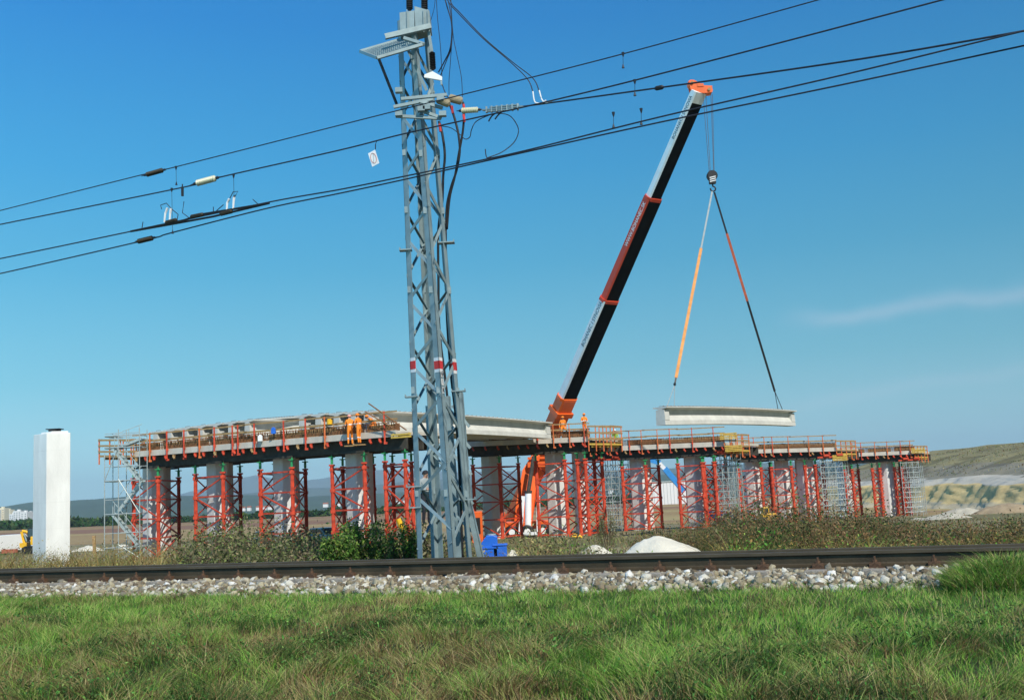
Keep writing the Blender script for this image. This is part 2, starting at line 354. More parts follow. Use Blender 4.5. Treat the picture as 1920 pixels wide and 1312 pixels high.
# foreground meadow
def meadow():
    parts = []; n = 270000
    t = rng.uniform(-9.2, -1.55, n); s = rng.uniform(-1, 1, n) * (.56 * (t + T0) + 2.2) * 1.0 + (t + T0) * -.38
    x = TD.x * s + TN.x * (t + T0); y = TD.y * s + TN.y * (t + T0)
    ok = (np.abs(x) < .52 * y + .5) & (y > 5.3); x, y, s, t = x[ok], y[ok], s[ok], t[ok]
    z = gz(x, y); n = len(x)
    n1 = fbm(s * .8, t * .8, 31); n2 = fbm(s * 2.1, t * 2.1, 41); n3 = fbm(s * 1.3 + 50, t * 1.1, 51, 3)
    dry = np.clip((-t - 4.3) / 1.9 + (n1 - .5) * 5.0, 0, 1) * .88 + np.clip((n2 - .55) * 4, 0, .4) + .07
    u = rng.uniform(0, 1, n); col = pick('green', n); st_ = u < dry; col[st_] = pick('straw', st_.sum())
    dk = (n3 < .43) & (rng.uniform(0, 1, n) < .75) & (t < -3.6); col[dk] = pick('dark', dk.sum())
    n4 = fbm(s * 3.1 + 9, t * 3.1, 91, 3); h = .055 + .065 * n2 + np.clip((-t - 2.6) / 4, 0, 1) * (.0 + .20 * np.clip(n4 * 2.8 - 1.1, 0, 1)); h *= rng.uniform(.55, 1.35, n)
    h *= np.clip((-t - 1.45) / .5, .45, 1)
    wd = rng.uniform(.003, .0075, n); lean = np.stack([(fbm(s * 4.1, t * 4.1, 61) - .5) * 4.5, (fbm(s * 4.1, t * 4.1, 71) - .5) * 4.5], 1)
    parts.append(blades(np.stack([x, y, z], 1), h, wd, lean, col))
    # long pale seed stalks
    k = rng.choice(n, 2600, replace=False); k = k[t[k] < -2.4]
    parts.append(blades(np.stack([x, y, z], 1)[k], rng.uniform(.2, .42, len(k)), np.full(len(k), .0045), lean[k] * .5, pick('straw', len(k)) * 1.1, seg=4))
    # bunches of dead and green grass fanning out of one root
    nc = 620; tc = -3.4 - 5.4 * rng.uniform(0, 1, nc) ** .8; sc_ = rng.uniform(-1, 1, nc) * (.56 * (tc + T0) + 2.) + (tc + T0) * -.38; per = 85
    rad = rng.uniform(.05, .16, nc); hh = rng.uniform(.12, .30, nc) * np.clip((-tc - 2.4) / 3, .45, 1); a_ = rng.uniform(0, 2 * np.pi, (nc, per)); r_ = np.sqrt(rng.uniform(0, 1, (nc, per)))
    bx = (TD.x * sc_ + TN.x * (tc + T0))[:, None] + np.cos(a_) * r_ * rad[:, None]; by = (TD.y * sc_ + TN.y * (tc + T0))[:, None] + np.sin(a_) * r_ * rad[:, None]
    lx = np.cos(a_) * r_ * 1.5 + rng.normal(0, .6, nc)[:, None]; ly = np.sin(a_) * r_ * 1.5 + rng.normal(0, .5, nc)[:, None] - .2
    bz = gz(bx.ravel(), by.ravel()); kind = rng.choice(3, nc, p=[.5, .2, .3]); cc_ = np.stack([pick('straw', nc * per), pick('brown', nc * per) * 1.1, pick('green', nc * per)]).reshape(3, nc, per, 3)[kind, np.arange(nc)]
    keep = (np.abs(bx.ravel()) < .52 * by.ravel() + .5) & (by.ravel() > 5.3)
    parts.append(blades(np.stack([bx.ravel(), by.ravel(), bz], 1)[keep], (hh[:, None] * rng.uniform(.5, 1.1, (nc, per))).ravel()[keep], rng.uniform(.003, .007, nc * per)[keep], np.stack([lx.ravel(), ly.ravel()], 1)[keep], cc_.reshape(-1, 3)[keep], 4))
    # broad leafy weeds low between the blades
    k = rng.choice(n, 52000, replace=False); k = k[(n3[k] < .5) & (t[k] < -3.4)]
    cen = np.stack([x, y, z], 1)[k]; cen[:, 2] += rng.uniform(.01, .2, len(k)); parts.append(leaves(cen, rng.uniform(.007, .02, len(k)), pick('dark', len(k)) * rng.uniform(.6, 2.6, (len(k), 1)), .6))
    v, f, c_ = merge(parts); o = np_mesh('grass', v, f, 3, M['leaf'], c_)
    return tag(o, 'long uncut meadow grass, green by the ballast and straw brown in front', 'grass', kind='stuff')
meadow()
# tall tussock by the rail at right edge
def tussock(px, py0, t, rad, h, n, label, pal='green'):
    c0 = at_t(px, py0, t); s0 = s_of(c0.x, c0.y); root = thing('grass_tussock', (c0.x, c0.y, gzf(c0.x, c0.y)), label, 'grass clump')
    r_ = rad * np.sqrt(rng.uniform(0, 1, n)); a_ = rng.uniform(0, 2 * np.pi, n); x = c0.x + r_ * np.cos(a_); y = c0.y + r_ * np.sin(a_) * .6; z = gz(x, y)
    hh = h * (1 - .5 * (r_ / rad) ** 2) * rng.uniform(.4, 1.1, n); col = pick(pal, n); k = rng.uniform(0, 1, n) < .25; col[k] = pick('straw', k.sum())
    lean = np.stack([(x - c0.x), (y - c0.y)], 1) / rad * .8
    p = [blades(np.stack([x, y, z], 1), hh, rng.uniform(.005, .011, n), lean, col, 4)]
    m = n // 2; r2 = rad * np.sqrt(rng.uniform(0, 1, m)); a2 = rng.uniform(0, 2 * np.pi, m)
    cen = np.stack([c0.x + r2 * np.cos(a2), c0.y + r2 * np.sin(a2) * .6, np.zeros(m)], 1); cen[:, 2] = gz(cen[:, 0], cen[:, 1]) + rng.uniform(0, h * .62, m) * (1 - (r2 / rad) ** 2)
    p.append(leaves(cen, rng.uniform(.012, .028, m), pick('dark', m) * 1.6, .3))
    v, f, c_ = merge(p); v = v - np.array(root.location)
    np_mesh('blades', v, f, 3, M['leaf'], c_, parent=root)
tussock(1890, 1112, -1.75, .60, .40, 7000, 'tall grass tussock hiding the foot of the rail at the right edge')

# ------------------------------------------------------------------ ballast
def ballast():
    n = 15500; t = np.concatenate([rng.uniform(-1.85, -.80, 14500), rng.uniform(-.7, .7, 3200), rng.uniform(.8, 2.4, 3300)]); n = len(t)
    s = rng.uniform(-14, 9.5, n)
    x = TD.x * s + TN.x * (t + T0); y = TD.y * s + TN.y * (t + T0)
    z = zt(t) + np.where(t < -.8, rng.uniform(-.03, .022, n), rng.uniform(-.02, .01, n)) - np.where(np.abs(t) < .7, .03, 0)
    sz = rng.gamma(5, .0047, n).clip(.011, .046) * np.where(t < -.75, 1.05, .9)
    ph = (1 + 5 ** .5) / 2; ico = np.array([(-1, ph, 0), (1, ph, 0), (-1, -ph, 0), (1, -ph, 0), (0, -1, ph), (0, 1, ph), (0, -1, -ph), (0, 1, -ph), (ph, 0, -1), (ph, 0, 1), (-ph, 0, -1), (-ph, 0, 1)]) / 1.9
    fi = np.array([(0, 11, 5), (0, 5, 1), (0, 1, 7), (0, 7, 10), (0, 10, 11), (1, 5, 9), (5, 11, 4), (11, 10, 2), (10, 7, 6), (7, 1, 8), (3, 9, 4), (3, 4, 2), (3, 2, 6), (3, 6, 8), (3, 8, 9), (4, 9, 5), (2, 4, 11), (6, 2, 10), (8, 6, 7), (9, 8, 1)])
    j = ico[None] * rng.uniform(.62, 1.3, (n, 12, 1)) * rng.uniform(.65, 1.3, (n, 1, 3))
    q = rng.normal(0, 1, (n, 4)); q /= np.linalg.norm(q, axis=1)[:, None]; w_, a, b, c_ = q.T
    Rm = np.stack([1 - 2 * (b * b + c_ * c_), 2 * (a * b - w_ * c_), 2 * (a * c_ + w_ * b), 2 * (a * b + w_ * c_), 1 - 2 * (a * a + c_ * c_), 2 * (b * c_ - w_ * a), 2 * (a * c_ - w_ * b), 2 * (b * c_ + w_ * a), 1 - 2 * (a * a + b * b)], 1).reshape(n, 3, 3)
    j = np.einsum('nij,nkj->nki', Rm, j) * sz[:, None, None] * 1.25; v = (j + np.stack([x, y, z], 1)[:, None]).reshape(-1, 3)
    F = (fi[None] + np.arange(n)[:, None, None] * 12).reshape(-1, 3)
    pal = np.array([(.62, .60, .50), (.40, .37, .28), (.46, .41, .27), (.25, .20, .125), (.15, .115, .07), (.31, .265, .165), (.74, .73, .66), (.20, .185, .14)]); pr = [.12, .16, .15, .17, .13, .14, .06, .07]
    col = pal[rng.choice(8, n, p=pr)] * rng.uniform(.85, 1.1, (n, 1))
    o = np_mesh('ballast', v, F, 3, M['stone'], np.repeat(col, 12, axis=0)); tag(o, 'pale crushed stone ballast along and between the rails', 'ballast', kind='stuff')
ballast()
# rails
prof = [(-.075, 0), (.075, 0), (.075, .012), (.02, .03), (.0085, .045), (.0085, .125), (.036, .137), (.036, .168), (.028, .172), (-.028, .172), (-.036, .168), (-.036, .137), (-.0085, .125), (-.0085, .045), (-.02, .03), (-.075, .012)]
for tt_, lab in ((-.7525, 'near steel rail with dark brown web facing the meadow'), (.7525, 'far steel rail showing just above the near one')):
    mb = MB(); o0 = st(-26, tt_, -.172 + (.045 if tt_ < 0 else -.02)); mb.extrude([(u, v) for u, v in prof], o0, TN, (0, 0, 1), TD, 60)
    top = [i for i, f in enumerate(mb.f) if all(mb.v[k][2] > o0.z + .136 for k in f)]
    for i in top: mb.m[i] = 1
    one(mb, 'rail', [M['rail'], M['rail_top']], lab, 'rail', 'rails of the single railway track', base=st(0, tt_, o0.z))
# sleepers
ang_t = math.atan2(TD.y, TD.x)
def sleeper():
    root = thing('sleeper', (0, 0, 0), 'weathered concrete sleeper bedded in the pale ballast under the rails', 'sleeper', 'sleepers of the railway track')
    b = MB(); b.extrude([(-.14, -.2), (.14, -.2), (.105, 0), (-.105, 0)], (0, -1.21, -.187), (1, 0, 0), (0, 0, 1), (0, 1, 0), 2.42); b.build('body', M['sleeper'], root, bevel=.01)
    for y in (-.7525, .7525):
        p = MB(); p.box((0, y, -.1805), (.19, .34, .012)); pl = p.build('baseplate', M['rust'], root)
        for d in (-1, 1):
            c = MB(); c.box((0, y + d * .102, -.15), (.12, .07, .05)); c.box((0, y + d * .072, -.142), (.07, .05, .014)); c.tube((0, y + d * .105, -.17), (0, y + d * .105, -.06), .014, n=8)
            c.tube((0, y + d * .105, -.125), (0, y + d * .105, -.098), .03, n=6); c.build('clamp', M['rust'], root)
    return root
sp = sleeper(); k0 = True
for i in range(-30, 17):
    p = st(.18 + i * .6, 0, .0125)
    if k0: sp.location = p; sp.rotation_euler = (-.043, 0, ang_t); k0 = False
    else: copy_tree(sp, p, ang_t).rotation_euler = (-.043, 0, ang_t)
# ------------------------------------------------------------------ catenary mast
def angle_bar(mb, p, q, da, db, w, th=.012):
    """L-section: two plates from the corner line p-q towards da and db"""
    for d in (da, db):
        d = Vector(d); vs = []; o = (db if d == Vector(da) else da); o = Vector(o)
        for e in (p, q): vs += [e, e + d * w, e + d * w + o * th, e + o * th]
        mb.add(vs, [(3, 2, 1, 0), (4, 5, 6, 7), (0, 1, 5, 4), (1, 2, 6, 5), (2, 3, 7, 6), (3, 0, 4, 7)])
LT = at(745, 40, 17.75); LB = at(783, 1052, 17.75); FT = at(776, 40, 17.35); FB = at(851, 1052, 17.2)
RT = at(803, 40, 17.8); RB = at(886, 1052, 17.95); BT = at(774, 40, 18.15); BB = at(822, 1045, 18.4)
legs = dict(L=(LT, LB), F=(FT, FB), R=(RT, RB), B=(BT, BB))
def legp(k, py):
    a, b = legs[k]; f = (py - 40) / (1050 - 40); return a.lerp(b, f)
mast = thing('lattice_mast', ((LB + RB) / 2).xy.to_3d() + V(0, 0, -1.25), 'tall grey-green steel lattice mast with red and white bands beside the track', 'mast')
adj = dict(L='FB', F='LR', R='FB', B='LR')
for k, (a, b) in legs.items():
    n1, n2 = adj[k]; m = (a + b) / 2
    d1 = (sum(legs[n1], Vector()) / 2 - m).xy.to_3d().normalized(); d2 = (sum(legs[n2], Vector()) / 2 - m).xy.to_3d().normalized()
    low = b + (b - a).normalized() * 1.15; mb = MB(); angle_bar(mb, a, low, d1, d2, .125, .014); o = mb.build('leg', M['galv'], mast)
    if k != 'B':
        for y0, y1, mt, nm, e in ((686, 713, 'white', 'white_band', .004), (692, 707, 'red_band', 'red_band', .0065)):
            mb = MB(); p, q = legp(k, y0), legp(k, y1); off = -(d1 + d2).normalized() * e
            angle_bar(mb, p + off, q + off, d1, d2, .125 + e, .014 + 2 * e); mb.build(nm, M[mt], o)
    for y in (300, 410, 560, 745, 930):
        mb = MB(); p = legp(k, y)
        for i in range(1): mb.box(p + d1 * .06 - d2 * .004, (.07, .03, .11))
        for i in range(0): mb.tube(p + d1 * (.03 + .04 * (i % 2)) + V(0, 0, .05 * (i // 2)) - d2 * .012, p + d1 * (.03 + .04 * (i % 2)) + V(0, 0, .05 * (i // 2)) + d2 * .02, .01, n=6)
        mb.build('splice_plate', M['galv'], o)
def zig(A, B, ys, w=.05, off=0):
    ca = sum(legs['L'] + legs['F'] + legs['R'] + legs['B'], Vector()) / 8
    for i in range(len(ys) - 1):
        p = legp(A if i % 2 == off else B, ys[i]); q = legp(B if i % 2 == off else A, ys[i + 1])
        m = ((p + q) / 2 - ca); side = m.xy.to_3d().normalized()
        mb = MB(); mb.bar(p - side * .012, q - side * .012, w, .010, up=side); mb.bar(p - side * .028, q - side * .028, .010, w * .8, up=side); mb.build('brace', M['galv'], mast)
zig('L', 'F', list(range(108, 1050, 59)), off=0)
zig('F', 'R', list(range(95, 1060, 66)), .048)
zig('L', 'B', list(range(100, 1050, 62)), .05, 1)
zig('B', 'R', list(range(120, 1050, 62)), .05)
# doubled reinforcing foot frame
sL = [(at(866, 735, 18.25), at(882, 940, 18.2)), (at(882, 940, 18.2), at(909, 1060, 18.15)), (at(842, 742, 18.5), at(868, 1060, 18.5)), (at(808, 760, 18.45), at(820, 1060, 18.6))]
for p, q in sL:
    mb = MB(); angle_bar(mb, p, q, V(-1, .2, 0).normalized(), V(.2, 1, 0).normalized(), .10, .014); mb.build('foot_strut', M['galv'], mast)
for y, k, w_ in ((757, 'L', .26), (745, 'R', .3), (470, 'R', .35), (486, 'L', .26), (918, 'L', .34), (955, 'L', .26), (940, 'R', .35)):
    p = legp(k, y); mb = MB(); w_ *= .8; mb.box(p + V(0, -.03, 0), (w_, .16, .02)); mb.box(p + V(-w_ / 2 + .01, -.06, .015), (.015, .1, .05)); mb.box(p + V(w_ / 2 - .01, -.06, .015), (.015, .1, .05)); mb.build('clamp_bracket', M['galv'], mast)
for y in (760, 800, 850, 905, 960):
    p, q = at(848, y, 18.4), at(880 + (y - 760) * .05, y + 40, 18.25); mb = MB(); mb.bar(p, q, .05, .01, up=(0, 1, 0)); mb.build('brace', M['galv'], mast)
# head: box, crossarm, platform, struts
def quadbox(corners_px, Y, dep):
    f = [at(x, y, Y) for x, y in corners_px]; n = len(f); b = [p + V(.0, dep, 0) for p in f]
    m = MB(); m.add(f + b, [tuple(range(n)), tuple(range(n, 2 * n))[::-1]] + [(i, n + i, n + (i + 1) % n, (i + 1) % n) for i in range(n)]); return m
mb = quadbox([(749, 24), (777, 20), (777, 62), (751, 68)], 17.3, .45); mb.build('mast_head', M['galv'], mast)
hb = quadbox([(777, 12), (805, 20), (807, 50), (779, 58)], 17.3, .38).build('head_plate', M['galv'], mast)
for x in (762, 793, 801): quadbox([(x, 18), (x + 1.6, 18), (x + 2.6, 60), (x + 1, 60)], 17.27, .02).build('head_rib', M['galv'], mast)
for x0 in (768, 796):
    p, q = at(x0, 20, 17.5), at(x0 - 1, -60, 17.5); pr = [(0, .03)] + [(f, r_) for i in range(20) for f, r_ in ((.03 + i * .047, .045), (.05 + i * .047, .062))] + [(1, .03)]
    MB().lathe(p, q, pr, 12).build('post_insulator', M['black'], mast, smooth=False)
mb = MB(); p, q = at(722, 68, 17.0), at(808, 48, 17.15); up = (q - p).cross(V(0, 1, 0))
mb.bar(p, q, .008, .085, up=(0, 0, 1)); mb.bar(p + V(0, .03, .04), q + V(0, .03, .04), .06, .008); mb.bar(p + V(0, .03, -.04), q + V(0, .03, -.04), .06, .008); mb.build('crossarm', M['galv'], mast)
# grating platform seen from beneath
P0, P1, P2, P3 = at(676, 97, 17.4), at(758, 73, 17.5), at(792, 84, 16.9), at(740, 112, 16.6)
P3 = P0 + (P2 - P1)
mb = MB()
for a_, b_ in ((P0, P1), (P1, P2), (P2, P3), (P3, P0)): mb.bar(a_, b_, .05, .05)
pf = mb.build('platform_frame', M['galv'], mast); mb = MB()
for i in range(1, 22): mb.bar(P0.lerp(P1, i / 22), P3.lerp(P2, i / 22), .006, .025)
for i in range(1, 8): mb.bar(P0.lerp(P3, i / 8), P1.lerp(P2, i / 8), .006, .02)
mb.build('platform_grating', M['galv'], pf)
MB().bar(at(710, 110, 17.2), at(744, 196, 17.5), .035, .035).build('platform_strut', M['wire'], mast)
MB().bar(at(766, 96, 17.1), at(800, 170, 17.25), .05, .02, up=(0, 1, 0)).build('diagonal_strut', M['galv'], mast)
MB().bar(at(757, 72, 17.0), at(796, 84, 17.0), .07, .05).build('platform_edge', M['galv'], mast)
# long slender upright with black insulator and triangular bracket
MB().bar(at(802, 48, 17.25), at(810, 98, 17.25), .05, .04).build('hanger', M['galv'], mast)
pr = [(0, .02)] + [(f, r_) for i in range(10) for f, r_ in ((.06 + i * .088, .035), (.10 + i * .088, .055))] + [(1, .02)]
MB().lathe(at(810, 97, 17.25), at(812, 132, 17.25), pr, 12).build('insulator', M['black'], mast)
quadbox([(811, 134), (829, 144), (829, 151), (795, 145), (796, 140)], 17.2, .04).build('triangular_bracket', M['crane_white'], mast)
MB().bar(at(827, 146, 17.22), at(828, 160, 17.22), .03).build('bracket_hook', M['galv'], mast)
# crossbars at cable-bushing level
for x0, y0, x1, y1 in ((738, 201, 812, 186), (742, 218, 826, 222), (783, 205, 828, 222), (752, 186, 838, 178), (786, 190, 830, 203)):
    MB().bar(at(x0, y0, 17.15), at(x1, y1, 17.2), .05, .05).build('crossbar', M['galv'], mast)
for x0, y0 in ((748, 170), (748, 214), (790, 205), (800, 202), (826, 186), (830, 214)):
    MB().box(at(x0, y0, 17.12), (.12, .1, .08)).build('crossbar_clamp', M['galv'], mast)
for (x0, y0, x1, y1) in ((821, 187, 842, 195), (843, 184, 866, 190)):
    p, q = at(x0, y0, 17.2), at(x1, y1, 17.1); pr = [(0, .03)] + [(f, r_) for i in range(9) for f, r_ in ((.05 + i * .1, .045), (.09 + i * .1, .07))] + [(1, .03)]
    MB().lathe(p, q, pr, 14).build('cable_bushing', M['beige_insul'], mast)
# lettering on front leg
def text_obj(txt, loc, rot, size, mat, parent, name='lettering', ext=.002, align='CENTER'):
    cu = bpy.data.curves.new(name, 'FONT'); cu.body = txt; cu.size = size; cu.extrude = ext; cu.align_x = align; cu.align_y = 'CENTER'
    t = bpy.data.objects.new(name, cu); COL.objects.link(t); dg = bpy.context.evaluated_depsgraph_get(); me = bpy.data.meshes.new_from_object(t.evaluated_get(dg)); bpy.data.objects.remove(t)
    me.materials.clear(); me.materials.append(mat); o = bpy.data.objects.new(name, me); COL.objects.link(o)
    Mw = Matrix.Translation(loc) @ rot.to_4x4()
    if parent: o.parent = parent; o.matrix_local = world_of(parent).inverted() @ Mw
    else: o.matrix_world = Mw
    return o
d2 = ((sum(legs['R'], Vector()) - sum(legs['F'], Vector())) / 2).xy.to_3d().normalized(); axz = (legs['F'][0] - legs['F'][1]).normalized(); nrm = d2.cross(axz).normalized()
Rt = Matrix((d2, axz, nrm)).transposed()
for ch, y, bg_ in (('6', 716, 1), ('1', 731, 1), ('A', 746, 1)):
    p = legp('F', y) + d2 * .065 + nrm * .004
    MB().box((0, 0, 0), (.001, .001, .001))
    pl = MB(); hw, hh = .038, .052; cs = [p + d2 * a_ + axz * b_ for a_, b_ in ((-hw, -hh), (hw, -hh), (hw, hh), (-hw, hh))]
    pl.add([c_ for c_ in cs] + [c_ + nrm * .004 for c_ in cs], [(3, 2, 1, 0), (4, 5, 6, 7), (0, 1, 5, 4), (1, 2, 6, 5), (2, 3, 7, 6), (3, 0, 4, 7)]); pa = pl.build('number_plate', M['white'], mast)
    text_obj(ch, p + nrm * .0075, Rt, .12, M['black'], pa, 'number')
# ------------------------------------------------------------------ wires
def smooth(pts, n=10):
    out = []; k = len(pts)
    for i in range(k - 1):
        p0, p1, p2, p3 = pts[max(i - 1, 0)], pts[i], pts[i + 1], pts[min(i + 2, k - 1)]
        for j in range(n):
            f = j / n; out.append(tuple(.5 * ((2 * b) + (-a + c_) * f + (2 * a - 5 * b + 4 * c_ - d) * f * f + (-a + 3 * b - 3 * c_ + d) * f ** 3) for a, b, c_, d in zip(p0, p1, p2, p3)))
    out.append(tuple(pts[-1])); return out
def wire(pts, t, r, label, cat='wire', group=None, mat='wire', name='overhead_wire', n=6):
    """pts in photo pixels with track-distance t (constant or per point)"""
    tl = t if isinstance(t, (list, tuple)) else [t] * len(pts)
    P3_ = [tuple(at_t(x, y, k)) for (x, y), k in zip(pts, tl)]; P3_ = smooth(P3_, 8)
    mb = MB(); mb.path(P3_, r, n); return one(mb, name, M[mat], label, cat, group, smooth=True, base=P3_[0], fixn=False)
G_ = 'overhead wires above the railway'
wire([(-60, 411), (0, 395), (270, 327), (330, 313), (740, 209), (870, 177), (1170, 101), (1535, 0), (1700, -48)], .5, .0085, 'topmost thin overhead wire crossing behind the mast head towards upper right', group=G_)
wire([(-60, 434), (0, 421), (350, 350), (410, 333), (640, 281), (754, 252), (915, 216), (1030, 190), (1190, 151), (1480, 76), (1768, 0), (1900, -36)], 0, .0105, 'second overhead wire from the top, carrying the cream insulator and the white tag', group=G_)
wire([(905, 207), (980, 200), (1235, 165), (1500, 128), (1700, 97), (1990, 46)], [2.4, 2.2, 1.2, .6, .3, 0], .0125, 'thick overhead cable anchored to the mast and running to the upper right edge', group=G_)
wire([(-60, 496), (0, 485), (250, 433), (500, 380), (640, 355), (757, 331), (830, 316), (915, 298), (1000, 279), (1240, 219), (1580, 141), (1880, 68), (1990, 42)], 0, .0105, 'upper of the two lowest contact wires, carrying the black section insulator', group=G_)
wire([(-60, 524), (0, 513), (270, 451), (320, 437), (500, 391), (640, 362), (757, 337), (915, 301), (1000, 282), (1240, 229), (1580, 159), (1920, 86), (2000, 69)], .1, .0105, 'lowest contact wire, with a dark insulator near the left end', group=G_)
def insulator(x0, y0, x1, y1, t, r, mat, label, fins=9, name='insulator'):
    p, q = at_t(x0, y0, t), at_t(x1, y1, t); root = thing(name, p, label, 'insulator'); d = q - p
    pr = [(0, r * .35)] + [(f, rr) for i in range(fins) for f, rr in ((.03 + i * .94 / fins, r * .62), (.03 + (i + .35) * .94 / fins, r), (.03 + (i + .6) * .94 / fins, r * .98))] + [(1, r * .35)]
    MB().lathe(p, q, pr, 14).build('insulator_body', M[mat], root)
    for s_, e in ((p, p - d * .3), (q, q + d * .3)): MB().lathe(s_, e, [(0, r * .42), (.3, r * .5), (.5, r * .22), (1, r * .1)], 8).build('end_fitting', M['wire'], root)
    return root
insulator(274, 328, 306, 319, .5, .042, 'insul_dark', 'dark ribbed insulator in the topmost wire on the left')
insulator(368, 344, 405, 334, 0, .052, 'insul_pale', 'cream ribbed insulator in the second wire on the left')
insulator(258, 453, 287, 446, .1, .042, 'insul_dark', 'dark ribbed insulator in the lowest wire on the left')
insulator(865, 208, 897, 206, 2.5, .05, 'insul_pale', 'cream ribbed insulator anchoring the thick cable to the mast')
# tensioning clamp
mb = MB(); a_, b_ = at_t(905, 207, 2.3), at_t(980, 200, 2.1)
mb.bar(a_, b_, .05, .022); mb.bar(a_.lerp(b_, .2) + V(0, 0, .03), a_.lerp(b_, .9) + V(0, 0, .035), .05, .02); mb.bar(a_.lerp(b_, .1) + V(0, 0, -.03), a_.lerp(b_, .8) + V(0, 0, -.03), .05, .02)
for i in range(7): mb.box(a_.lerp(b_, .1 + i * .13), (.03, .06, .10))
one(mb, 'wire_clamp', M['galv'], 'weathered grey clamp gripping the thick cable right of the mast', 'clamp')
# section insulator on contact wire
si = thing('section_insulator', at_t(375, 408, 0), 'black double-runner section insulator with white horns on the contact wires', 'section insulator')
MB().path([at_t(245, 434, 0), at_t(345, 413, 0), at_t(378, 402, 0), at_t(505, 381, 0)], .017, 6).build('runner', M['black'], si)
MB().path([at_t(245, 434, .25), at_t(330, 419, .25), at_t(400, 406, .25), at_t(505, 381, .25)], .017, 6).build('runner', M['black'], si)
for x0, y0, x1, y1 in ((357, 407, 382, 402), (310, 418, 332, 412), (412, 402, 436, 396)):
    MB().lathe(at_t(x0, y0, 0), at_t(x1, y1, 0), [(0, .015), (.1, .035), (.9, .035), (1, .015)], 8).build('insulator_rod', M['insul_dark'], si)
for pts in ([(308, 417), (310, 400), (314, 390)], [(318, 415), (319, 400), (321, 391)], [(425, 395), (426, 380), (430, 373)], [(437, 393), (438, 378), (439, 370)]):
    MB().path([at_t(x, y, 0) for x, y in pts], .014, 6, .022).build('white_horn', M['white'], si)
for pts in ([(345, 378), (342, 399), (354, 408), (362, 410)], [(303, 392), (301, 385), (312, 381), (322, 392), (334, 402), (332, 413)], [(400, 400), (400, 388)], [(402, 399), (412, 390), (419, 384)], [(484, 383), (474, 374)], [(266, 429), (268, 416)], [(431, 372), (437, 360), (446, 359), (442, 366), (438, 372)]):
    MB().path([at_t(x, y, 0) for x, y in pts], .007, 5).build('arcing_horn', M['wire'], si)
def dropper(x, y0, y1, t, label, r=.0035, pts=None):
    mb = MB(); p, q = at_t(x, y0, t), at_t(x + (y1 - y0) * .02, y1, t)
    mb.path([p, q], r, 5); mb.lathe(p + V(0, 0, .01), p - V(0, 0, .055), [(0, .022), (.5, .016), (1, .006)], 6); mb.lathe(q + V(0, 0, .06), q, [(0, .004), (.6, .014), (1, .02)], 6)
    one(mb, 'dropper', M['wire'], label, 'dropper', 'droppers between the overhead wires')
dropper(330, 313, 347, .5, 'short thin dropper from the topmost wire on the left')
dropper(322, 354, 438, 0, 'longest thin dropper, down to the lowest wire on the left')
dropper(438, 328, 372, 0, 'thin dropper right of the cream insulator on the left')
dropper(1168, 100, 128, .5, 'broken dropper stub under the topmost wire right of the mast')
dropper(1190, 151, 180, 0, 'dropper under the second wire right of the mast')
dropper(1150, 212, 240, 0, 'short dropper stub standing on the contact wire, left one')
dropper(1202, 205, 234, .1, 'short dropper stub standing on the contact wire, nearest the crane boom')
mb = MB(); p = at_t(342, 350, 0); mb.box(p - V(0, 0, .08), (.035, .03, .15)); mb.path([p, p + V(0, 0, .04)], .01, 6); one(mb, 'wire_weight', M['black'], 'black tube hanging from the second wire by the cream insulator', 'weight')
mb = MB(); p = at_t(1236, 165, 1.2); mb.lathe(p - TD * .07, p + TD * .07, [(0, .014), (.2, .035), (.8, .035), (1, .014)], 8); one(mb, 'wire_connector', M['black'], 'black connector on the thick cable left of the boom tip', 'connector')
# jumper loops
wire([(823, 236), (845, 240), (862, 252), (872, 261), (881, 257), (884, 244), (893, 228), (918, 216), (935, 213), (955, 217), (968, 232), (972, 248), (963, 268), (940, 286), (914, 296)], [1.6] * 5 + [1.2] * 4 + [.8] * 3 + [.4, .2, .05], .0075, 'looping dark jumper cable hanging between the wires right of the mast', 'cable', name='jumper_cable')
wire([(910, 280), (911, 290), (914, 297), (921, 294)], .05, .0075, 'small hooked cable end clipped on the contact wire', 'cable', name='cable_hook')
for pts, lab in (([(916, 228), (922, 218), (930, 212)], 'left one'), ([(928, 224), (934, 216), (940, 211)], 'right one')): wire(pts, 1.0, .011, 'black clamp tail under the grey wire clamp, ' + lab, 'clamp', 'clamp tails', 'black', 'clamp_tail')
# feeder cables from above
G2 = 'feeder cables hanging beside the mast'
for pts, tl, r, lab in (
    ([(826, -40), (840, 2), (860, 26), (905, 72), (955, 115), (990, 150), (1000, 177)], 2.6, .009, 'left cable of the pair sweeping down to the white hooks'),
    ([(834, -40), (845, 4), (862, 24), (908, 72), (960, 116), (1000, 148), (1012, 176)], 2.5, .009, 'right cable of the pair sweeping down to the white hooks'),
    ([(826, -30), (838, 12), (846, 40), (847, 66), (843, 95), (832, 118), (822, 136)], 2.9, .011, 'black cable curving from the top down to the white triangular bracket'),
    ([(832, -30), (843, 14), (848, 50), (846, 90), (838, 112), (826, 142)], 2.8, .008, 'inner black cable curving beside the mast head'),
    ([(842, -30), (848, 50), (845, 110), (842, 150), (842, 178)], 2.8, .006, 'thin cable dropping to the left beige bushing'),
    ([(844, -30), (849, 60), (856, 100), (865, 145), (867, 182)], 2.7, .006, 'thin cable dropping to the right beige bushing'),
    ([(817, -30), (820, 30), (826, 90), (829, 150)], 3., .006, 'thin straight cable falling close to the mast'),
    ([(817, -30), (815, 10), (808, 38)], 3., .005, 'thin short cable at the mast head'),
    ([(829, 158), (834, 172), (842, 186)], 2.9, .009, 'short link cable under the white bracket')):
    wire(pts, tl, r, lab, 'cable', G2, name='feeder_cable')
cb = thing('power_cable_run', at_t(845, 1000, 3.0), 'thick black power cables descending from the beige bushings along the mast', 'cable')
